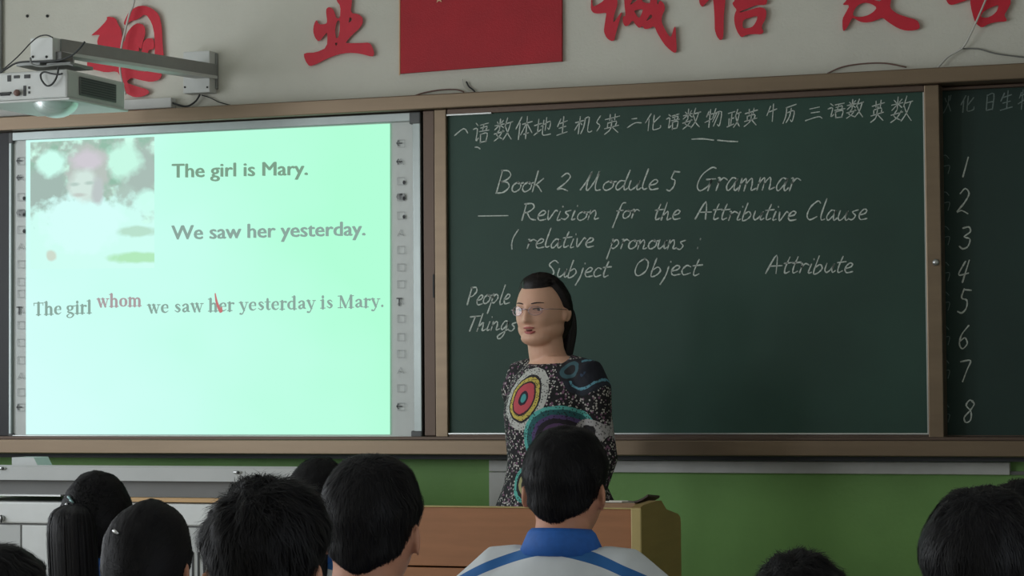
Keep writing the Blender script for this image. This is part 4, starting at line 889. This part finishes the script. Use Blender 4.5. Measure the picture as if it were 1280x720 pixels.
def collar(c, rx, ry, h, m, parent, tilt=.15, open_=.35):
    mb = MB(); n = 28; vs = []
    for i in range(n+1):
        a = -PI/2+open_+(2*PI-2*open_)*i/n; ca, sa = math.cos(a), math.sin(a)
        for (o_, zz) in ((.006, -.004), (-.012, h), (-.005, h+.004), (.003, h-.004), (.024, -.012), (.016, -.016)):
            vs.append(c+Vector((ca*(rx+o_), sa*(ry+o_), zz+tilt*sa*ry*.6)))
    k = 6
    mb.add(vs, [(i*k+j, (i+1)*k+j, (i+1)*k+(j+1) % k, i*k+(j+1) % k) for i in range(n) for j in range(k)]+[tuple(range(k))[::-1], tuple(range(n*k, n*k+k))])
    return mb.obj('collar', m, parent, smooth=True, world=False)
def student(label, px, top, depth, hair='short', vol=.02, nz=.25, sc=1.0, turn=0, tilt=0, seed=1, lift=.004, tail=None, nst=4200, ln=.03, group='seated students', jk=None, bulk=1.0, clips=()):
    v = FWD+RGT*((px-640)/F)-UPV*((top-360)/F); crown = CAM+v*depth
    H = crown.z-vol*.9*sc+.012
    root = thing('person', label, 'person', (crown.x, crown.y, 0), PI, group)
    hr = Matrix.Rotation(turn, 3, 'Z') @ Matrix.Rotation(tilt, 3, 'X')
    mb, hc, nb, sh = seated_body(H, hr, sc, bulk)
    meobj('body', voxel(mb, .007, 3), M['skin2'], root)
    jb = voxel(jacket(nb, sh, bulk), .010, 4)
    meobj('jacket', jb, jk or jacket_mat('uniform_cloth', nb+.014), root)
    collar(Vector((0, .035, nb+.002)), .068, .062, .038, M['blue'], root)
    tr = MB()
    for s_ in (-1, 1):
        hp = Vector((s_*.09, 0, .50)); kn = Vector((s_*.12, -.43, .50)); an = Vector((s_*.12, -.40, .10))
        tr.tube([hp+Vector((0, .06, 0)), hp, (hp+kn)/2, kn, kn+Vector((0, .005, -.06)), (kn+an)/2, an], [.09, .098, .086, .070, .066, .060, .055], 14)
    meobj('trousers', voxel(tr, .014, 2), M['trouser'], root)
    for s_ in (-1, 1):
        an = Vector((s_*.12, -.40, .045)); MB().tube([an+Vector((0, .07, 0)), an+Vector((0, -.02, 0)), an+Vector((0, -.12, -.006)), an+Vector((0, -.20, -.012))], [(.038, .038), (.045, .043), (.038, .048), (.026, .038)], 12).obj('shoe', M['shoe'], root, True, world=False)
    fn = hair_fn(hair, vol, seed*3.7, nz)
    mb = MB(); vs, fs = sphere_grid(64, 48, lambda d: hc+hr @ (fn(d)*sc)); mb.add(vs, fs)
    flow = flow_short if hair == 'short' else flow_back(Vector((0, .95, -.1)) if not tail else Vector(tail[0]).normalized())
    strands(mb, fn, hr, hc, hair, flow, nst, ln, .0008, lift, seed, sc)
    ho = mb.obj('hair', M['hair'], root, True, world=False)
    if tail:
        t = MB(); P = [hc+hr @ (Vector(p)*sc) for p in tail[1]]; rs = tail[2]
        P2 = crom([tuple(p) for p in P], 5); R2 = crom([(r, 0) for r in rs], 5)
        n = 28; vs = []
        for i, (q, r) in enumerate(zip(P2, R2)):
            for j in range(n):
                a = 2*PI*j/n; rr = r[0]*(1+.10*math.sin(a*7+seed+i*.05)+.05*math.sin(a*13+i*.1)); vs.append(Vector(q)+Vector((math.cos(a)*rr*1.15, math.sin(a)*rr*.75, 0)))
        k = len(P2); t.add(vs, [(i*n+j, i*n+(j+1) % n, (i+1)*n+(j+1) % n, (i+1)*n+j) for i in range(k-1) for j in range(n)]+[tuple(range(n)), tuple(range((k-1)*n, k*n))[::-1]])
        rnd = random.Random(seed)
        for _ in range(260):
            a = rnd.uniform(0, 2*PI); o_ = rnd.uniform(.95, 1.12); s0 = rnd.randint(0, k//3); pts = []
            for i in range(s0, k, 2):
                q = Vector(P2[i]); r = R2[i][0]*o_; pts.append(q+Vector((math.cos(a)*r*1.15, math.sin(a)*r*.75, 0)))
            if len(pts) > 2:
                vs = []
                for q in pts: vs += [q+Vector((-math.sin(a)*.001, math.cos(a)*.001, 0)), q-Vector((-math.sin(a)*.001, math.cos(a)*.001, 0))]
                t.add(vs, [(2*i, 2*i+1, 2*i+3, 2*i+2) for i in range(len(pts)-1)])
        t.obj('ponytail', M['hair'], root, True, world=False)
    for (dv, ln_, m_) in clips:
        dv = Vector(dv).normalized(); p = hc+hr @ (fn(dv)*sc+dv*.004); tt = Vector((.8, 0, .5)); tt = (tt-dv*tt.dot(dv)).normalized()
        MB().tube([p-tt*ln_, p+dv*.004, p+tt*ln_], [.002, .0035, .002], 8).obj('hair_clip', M[m_], root, True, world=False)
    return root
plain = mat('uniform_plain', (64, 92, 150), .8, nz=.05, bump=.2, bs=14)
student('student with short black hair in a white jacket with blue collar, directly before the teacher', 708, 534, 5.0, vol=.019, seed=1, turn=-.05, nz=.2)
student('student with short black hair, both ears showing, just left of the wooden podium', 464, 570, 4.15, vol=.019, seed=2, turn=.12, nz=.2, bulk=.9)
student('student with thick tousled black hair, largest head left of centre', 335, 600, 3.3, vol=.026, nz=.45, seed=3, lift=.012, ln=.035, nst=5200, turn=.1, sc=.92, bulk=.92)
student('student with black hair mostly hidden between two nearer heads, below the whiteboard corner', 400, 573, 6.1, hair='long', vol=.020, seed=4, turn=.3, tail=((0, .95, .1), [(0, .10, .0), (0, .13, -.06), (0, .12, -.18), (0, .11, -.26)], [.02, .03, .026, .008]))
student('girl with tied black hair, a small white clip and both ears showing', 187, 627, 4.4, hair='long', vol=.016, seed=5, turn=.05, ln=.09, lift=.002, sc=.95, bulk=.86,
        tail=((0, .9, -.45), [(0, .10, -.07), (0, .125, -.10), (0, .12, -.2), (0, .11, -.3)], [.022, .034, .03, .01]), clips=(((.28, .75, .55), .010, 'clip'),))
student('girl with a long hanging ponytail and clips, blue collar, second from the left', 121, 590, 5.3, hair='long', vol=.018, seed=6, turn=.45, ln=.09, lift=.002, sc=.92, bulk=.86,
        tail=((.35, .8, .5), [(.045, .08, .06), (.05, .118, .03), (.045, .125, -.08), (.04, .115, -.22), (.035, .11, -.34)], [.02, .043, .047, .042, .012]),
        clips=(((.62, .60, .55), .016, 'clipd'), ((.66, .62, .42), .014, 'clip'), ((.55, .7, .5), .014, 'clipd')))
student('student whose dark hair just shows in the lower left corner', -14, 681, 3.35, vol=.024, seed=7, lift=.006, bulk=.88)
student('student whose crown only just shows at the bottom edge, right of the podium', 1000, 692, 4.4, vol=.026, nz=.35, seed=8, lift=.012, bulk=.86)
student('student with short black hair and a reddish ear, large head in the lower right corner', 1230, 611, 3.4, vol=.022, seed=9, turn=.1)
student('student behind the lower right corner head, only the top of dark hair visible', 1280, 602, 5.2, vol=.026, seed=10, lift=.008, bulk=.86)

# ------------------------------------------------------------------ teacher
YT = -.85
ta = math.radians(-22)
hcw = W(677, 390, YT); 
tr_ = thing('person', 'woman teacher in glasses and a black patterned top speaking before the chalkboard', 'person', (W(693, 390, YT).x, YT, PLZ), ta)
inv = rootmat(tr_).inverted()
TR = Matrix.Rotation(math.radians(11), 3, 'Z') @ Matrix.Rotation(.03, 3, 'X') @ Matrix.Diagonal((1.14, 1.03, 1.0))
hcl = inv @ hcw; TS = 1.0
V = Vector; hz = hcl.z
mb = MB(); add_head(mb, hcl, TR, TS, 110, 90, .88)
# fuller jaw and under-chin
mb.ball(hcl+TR @ V((0, -.034, -.086)), (.048, .050, .028), 20, 14, TR)
mb.ball(hcl+TR @ V((.0, -.005, -.055)), (.069, .076, .052), 20, 14, TR)
mb.tube([hcl+V((0, .01, -.06)), hcl+V((0, .022, -.13)), hcl+V((0, .04, -.175)), hcl+V((0, .045, -.23))], [(.058, .060), (.058, .062), (.062, .068), (.08, .10)], 24)
nz_ = hz-.158
tb = V((hcl.x*0, .03, 0)); ox = .35*hcl.x; oy = hcl.y+.035
def tp_(x, y, z): return V((ox+x*.91, oy+y, z))
mb.tube([tp_(0, 0, nz_+.01), tp_(0, .0, nz_-.05), tp_(0, -.01, nz_-.18), tp_(0, -.01, nz_-.36), tp_(0, 0, nz_-.52), tp_(0, 0, nz_-.62)],
        [(.06, .07), (.09, .155), (.125, .165), (.12, .145), (.13, .17), (.12, .17)], 24)
arms = []
for s_ in (-1, 1):
    a = tp_(s_*.16, 0, nz_-.06); e = tp_(s_*.205, .02, nz_-.33); h = tp_(s_*.185, -.09, nz_-.56)
    if s_ < 0: e = tp_(-.19, .05, nz_-.33); h = tp_(-.16, -.0, nz_-.58)
    arms.append((s_, a, e, h))
    mb.tube([a+V((-s_*.05, 0, .015)), a, (a+e)/2, e, (e+h)/2, h], [.045, .050, .043, .037, .033, .024], 14)
    hand(mb, h, (h-e)*1.0+V((0, 0, -.05)), V((-s_, 0, 0)), s_)
    hp = tp_(s_*.085, 0, nz_-.62); kn = tp_(s_*.09, -.01, .46); an = tp_(s_*.09, .01, .08)
    mb.tube([hp+V((0, 0, .05)), (hp+kn)/2, kn, (kn+an)/2+V((0, .01, .03)), an], [.088, .075, .055, .050, .034], 14)
    mb.tube([an+V((0, .045, -.045)), an+V((0, -.04, -.052)), an+V((0, -.16, -.06))], [(.035, .032), (.03, .038), (.018, .034)], 12)
meobj('body', voxel(mb, .0042, 2, .4), M['skin'], tr_)
# patterned tunic
rings = [((655, 498, -.97), [(.012, (70, 150, 150)), (.020, (40, 30, 44)), (.042, (188, 74, 84)), (.048, (60, 34, 40)), (.060, (196, 176, 84)), (.066, (34, 30, 34)), (.086, (186, 186, 180))]),
         ((742, 470, -.88), [(.024, (28, 26, 40)), (.034, (44, 62, 86)), (.052, (24, 26, 38)), (.058, (96, 150, 168)), (.072, (34, 40, 52))]),
         ((700, 548, -.97), [(.035, (40, 28, 44)), (.050, (92, 66, 104)), (.066, (36, 30, 40)), (.078, (84, 66, 112)), (.096, (38, 92, 96)), (.108, (90, 176, 168))]),
         ((664, 606, -.98), [(.020, (186, 176, 140)), (.030, (40, 40, 40)), (.042, (160, 158, 112)), (.052, (30, 34, 34)), (.064, (88, 170, 158))]),
         ((752, 540, -.86), [(.020, (40, 30, 40)), (.034, (110, 70, 88)), (.046, (30, 26, 30)), (.060, (172, 168, 168))]),
         ((712, 462, -.93), [(.018, (26, 26, 30)), (.030, (56, 88, 96)), (.040, (28, 28, 34))])]
def tunic_mat():
    m = bpy.data.materials.new('patterned_cloth'); m.use_nodes = True; nt = m.node_tree; b = nt.nodes['Principled BSDF']; b.inputs['Roughness'].default_value = .85
    tc = node(nt, 'ShaderNodeTexCoord'); ov = tc.outputs['Object']
    def specks(scale, thr, dens):
        v = node(nt, 'ShaderNodeTexVoronoi'); v.inputs['Scale'].default_value = scale; nt.links.new(ov, v.inputs['Vector'])
        s = node(nt, 'ShaderNodeSeparateColor'); nt.links.new(v.outputs['Color'], s.inputs[0])
        return math_n(nt, 'MULTIPLY', math_n(nt, 'LESS_THAN', v.outputs['Distance'], thr), math_n(nt, 'LESS_THAN', s.outputs[0], dens)), s
    f1, s1 = specks(125, .42, .5); f2, s2 = specks(85, .38, .45)
    c = lin((26, 24, 28)); c = mixc(nt, f2, c, lin((120, 84, 108))); c = mixc(nt, f1, c, lin((186, 182, 176)))
    wn = node(nt, 'ShaderNodeTexNoise'); wn.inputs['Scale'].default_value = 40; nt.links.new(ov, wn.inputs[0])
    f3, _ = specks(150, .42, .55)
    for (cx, cy, cY), rg in rings:
        lc = inv @ W(cx, cy, cY)
        d = node(nt, 'ShaderNodeVectorMath', operation='SUBTRACT'); nt.links.new(ov, d.inputs[0]); d.inputs[1].default_value = lc
        sc_ = node(nt, 'ShaderNodeVectorMath', operation='MULTIPLY'); nt.links.new(d.outputs[0], sc_.inputs[0])
        sc_.inputs[1].default_value = (1, .35, .82) if cx == 655 else (1, .5, 1)
        ln = node(nt, 'ShaderNodeVectorMath', operation='LENGTH'); nt.links.new(sc_.outputs[0], ln.inputs[0])
        dist = math_n(nt, 'ADD', ln.outputs[1], math_n(nt, 'MULTIPLY', math_n(nt, 'SUBTRACT', wn.outputs[0], .5), .008))
        cc = c
        for r, col in reversed(rg):
            cc = mixc(nt, math_n(nt, 'LESS_THAN', dist, r), cc, lin(col))
        # dark woven dots over the rings
        ins = math_n(nt, 'MULTIPLY', math_n(nt, 'LESS_THAN', dist, rg[-1][0]), math_n(nt, 'GREATER_THAN', dist, rg[2][0]))
        cc = mixc(nt, math_n(nt, 'MULTIPLY', math_n(nt, 'MULTIPLY', f3, ins), .75), cc, lin((34, 30, 34)))
        c = cc
    nt.links.new(c, b.inputs['Base Color'])
    n2 = node(nt, 'ShaderNodeTexNoise'); n2.inputs['Scale'].default_value = 18; nt.links.new(ov, n2.inputs[0]); bp = node(nt, 'ShaderNodeBump'); bp.inputs['Strength'].default_value = .4; bp.inputs['Distance'].default_value = .02
    nt.links.new(n2.outputs[0], bp.inputs['Height']); nt.links.new(bp.outputs[0], b.inputs['Normal'])
    return m
mb = MB(); n = 72; lev = [(nz_+.014, .060, .074, 0), (nz_+.004, .075, .094, 0), (nz_-.02, .088, .125, 0), (nz_-.05, .105, .165, 0), (nz_-.10, .135, .180, -.01), (nz_-.17, .158, .182, -.018), (nz_-.25, .155, .176, -.016), (nz_-.34, .152, .172, -.01),
                          (nz_-.42, .165, .195, -.005), (nz_-.52, .19, .245, 0), (nz_-.68, .205, .24, 0), (nz_-.80, .215, .255, 0)]
vs = []
for i, (z, ry, rx, dy) in enumerate(lev):
    pl = .012*sm(nz_-.36, nz_-.7, z)
    for j in range(n):
        a = 2*PI*j/n; k = 1+pl/ry*3*math.sin(a*14)*.5
        x = math.cos(a)*rx*k; y = math.sin(a)*ry*k
        zz = z-(.022*max(0, -math.sin(a)) if i < 2 else 0)
        vs.append(tp_(x, y+dy, zz))
k = len(lev); mb.add(vs, [(i*n+j, i*n+(j+1) % n, (i+1)*n+(j+1) % n, (i+1)*n+j) for i in range(k-1) for j in range(n)]+[tuple(range(n)), tuple(range((k-1)*n, k*n))[::-1]])
for s_, a, e, h in arms:
    w_ = e+(h-e)*.8
    mb.tube([a+V((-s_*.07, 0, .018)), a+V((s_*.0, 0, .0)), a+V((s_*.02, 0, -.04)), (a+e)/2, e, (e+w_)/2, w_], [.055, .062, .062, .056, .052, .050, .048], 18)
meobj('tunic', voxel(mb, .006, 3, .5), tunic_mat(), tr_)
mb = MB()
for s_ in (-1, 1):
    mb = MB(); an = tp_(s_*.09, .01, .03); mb.tube([an+V((0, .06, 0)), an+V((0, -.02, 0)), an+V((0, -.12, -.004)), an+V((0, -.2, -.008))], [(.03, .034), (.036, .04), (.028, .042), (.018, .03)], 12); mb.obj('shoe', M['shoe'], tr_, True, world=False)
# hair
def t_mask(d):
    x, y, z = d
    top = (z-.70-.12*y)/.16
    side = (y-.02+.50*(z-.05))/.14 if z > -.05 else (y-.10-.3*(-.05-z))/.14
    return max(0, min(1, max(top, side)))*max(0, min(1, (z+.85)/.12))
def t_hair(d):
    p = head_pt(d); m = t_mask(d); 
    if d.z < 0 and d.y > 0: p = V((.074*d.x*(1-.16*d.z*d.z), .096*d.y, .118*d.z))
    return p+d*((.015+noise.noise(d*7)*.002)*m-.006*(1-m))
_hm = hair_mask
def hair_mask(d, kind): return t_mask(d) if kind == 'teacher' else _hm(d, kind)
mb = MB(); vs, fs = sphere_grid(80, 60, lambda d: hcl+TR @ t_hair(d)); mb.add(vs, fs)
strands(mb, t_hair, TR, hcl, 'teacher', flow_back(V((0, .95, -.25))), 2600, .09, .0007, .0015, 99)
mb.obj('hair', M['hairt'], tr_, True, world=False)
t = MB(); P = [(.0, .085, .03), (.0, .115, .0), (.0, .122, -.06), (.0, .115, -.12), (.0, .11, -.17), (0, .11, -.20)]; rs = [.04, .054, .058, .052, .038, .008]
P2 = crom([tuple(hcl+TR @ V(p)) for p in P], 5); R2 = crom([(r, 0) for r in rs], 5); n = 36; vs = []
for i, (q, r) in enumerate(zip(P2, R2)):
    for j in range(n):
        a = 2*PI*j/n; rr = r[0]*(1+.05*math.sin(a*9+i*.05)+.03*math.sin(a*17)); vs.append(V(q)+V((math.cos(a)*rr*1.1, math.sin(a)*rr*.6, 0)))
k = len(P2); t.add(vs, [(i*n+j, i*n+(j+1) % n, (i+1)*n+(j+1) % n, (i+1)*n+j) for i in range(k-1) for j in range(n)]+[tuple(range(n)), tuple(range((k-1)*n, k*n))[::-1]])
t.obj('ponytail', M['hairt'], tr_, True, world=False)
# eyes, brows, lips
def fp(x, z, off=0):
    """point on the face surface at lateral x and height z"""
    lo = None
    for it in range(60):
        pass
    dx, dz = x/.074, z/.118; y2 = max(0.0, 1-dx*dx-dz*dz); dd = V((dx, -math.sqrt(y2), dz)).normalized()
    for _ in range(12):
        p = head_pt(dd); dd = (dd+V(((x-p.x)/.074, 0, (z-p.z)/.118))).normalized()
    p = head_pt(dd); return hcl+TR @ (p+V((0, -off, 0)))
for s_ in (-1, 1):
    c = fp(s_*.030, .008, -.0085)
    eb = MB().ball(c, .0115, 18, 12, TR).obj('eye', M['eyew'], tr_, True, world=False)
    ir = MB().ball(c+TR @ V((-.0005, -.0088, 0)), (.0062, .0045, .0062), 12, 8, TR); o = ir.obj('iris', M['iris'], None, True); attach(o, eb, False)
    for nm, zz, dz, th, m_ in (('upper_lid', .0115, .003, .0018, 'brow'), ('lower_lid', .0035, -.002, .0014, 'skin')):
        MB().tube([fp(s_*(.030+q*.0135), zz+dz*(1-q*q)-.0018, .0012) for q in (-1, -.5, 0, .5, 1)], th, 6).obj(nm, M[m_], tr_, True, world=False)
    MB().tube([fp(s_*(.014+.008*i), .0275+.0035*math.sin(i/4*PI*.8), .0008) for i in range(5)], [(.0015, .002), (.0022, .0024), (.0022, .0024), (.0018, .002), (.001, .001)], 8).obj('eyebrow', M['brow'], tr_, True, world=False)
def lip(z, dz, th): return MB().tube([fp(q*.019, z+dz*(1-q*q), .001) for q in (-1, -.66, -.33, 0, .33, .66, 1)], [.001, th*.8, th, th*.95, th, th*.8, .001], 10)
lip(-.0530, .0020, .0032).obj('upper_lip', M['lips'], tr_, True, world=False)
lip(-.0635, -.0050, .0044).obj('lower_lip', M['lips'], tr_, True, world=False)
mo = MB().ball(fp(0, -.0590, .0030), (.0115, .004, .0050), 14, 8, TR).obj('mouth_opening', M['mouth'], tr_, True, world=False)
# glasses (worn: a thing of its own)
gc = hcl+TR @ V((0, -.112, .006)); gw = rootmat(tr_) @ gc
gl = thing('glasses', 'thin metal spectacles with faintly tinted lenses worn by the teacher', 'glasses', gw)
def gp_(x, y, z): return rootmat(tr_) @ (hcl+TR @ V((x, y, z)))
for s_ in (-1, 1):
    def ly(x): return -.1045+6.5*x*x
    R_ = [gp_(s_*.0305+.0195*math.cos(a*2*PI/28), ly(s_*.0305+.0195*math.cos(a*2*PI/28)), .004+.0150*math.sin(a*2*PI/28)) for a in range(29)]
    MB().tube(R_, .0010, 6).obj('rim', M['metal'], gl, True)
    cR = sum(R_[:-1], Vector())/28; ln_ = MB(); ln_.add(R_[:-1]+[cR+Vector((0, -.0008, 0))], [(q, (q+1) % 28, 28) for q in range(28)]); ln_.obj('lens', M['lens'], gl, True)
    MB().tube([gp_(s_*.0500, -.089, .008), gp_(s_*.066, -.070, .009), gp_(s_*.079, -.03, .008), gp_(s_*.081, .008, .006)], .0013, 6).obj('temple_arm', M['metal'], gl, True)
MB().tube([gp_(-.0112, -.104, .007), gp_(-.004, -.110, .010), gp_(.004, -.110, .010), gp_(.0112, -.104, .007)], .0016, 6).obj('bridge', M['metal'], gl, True)
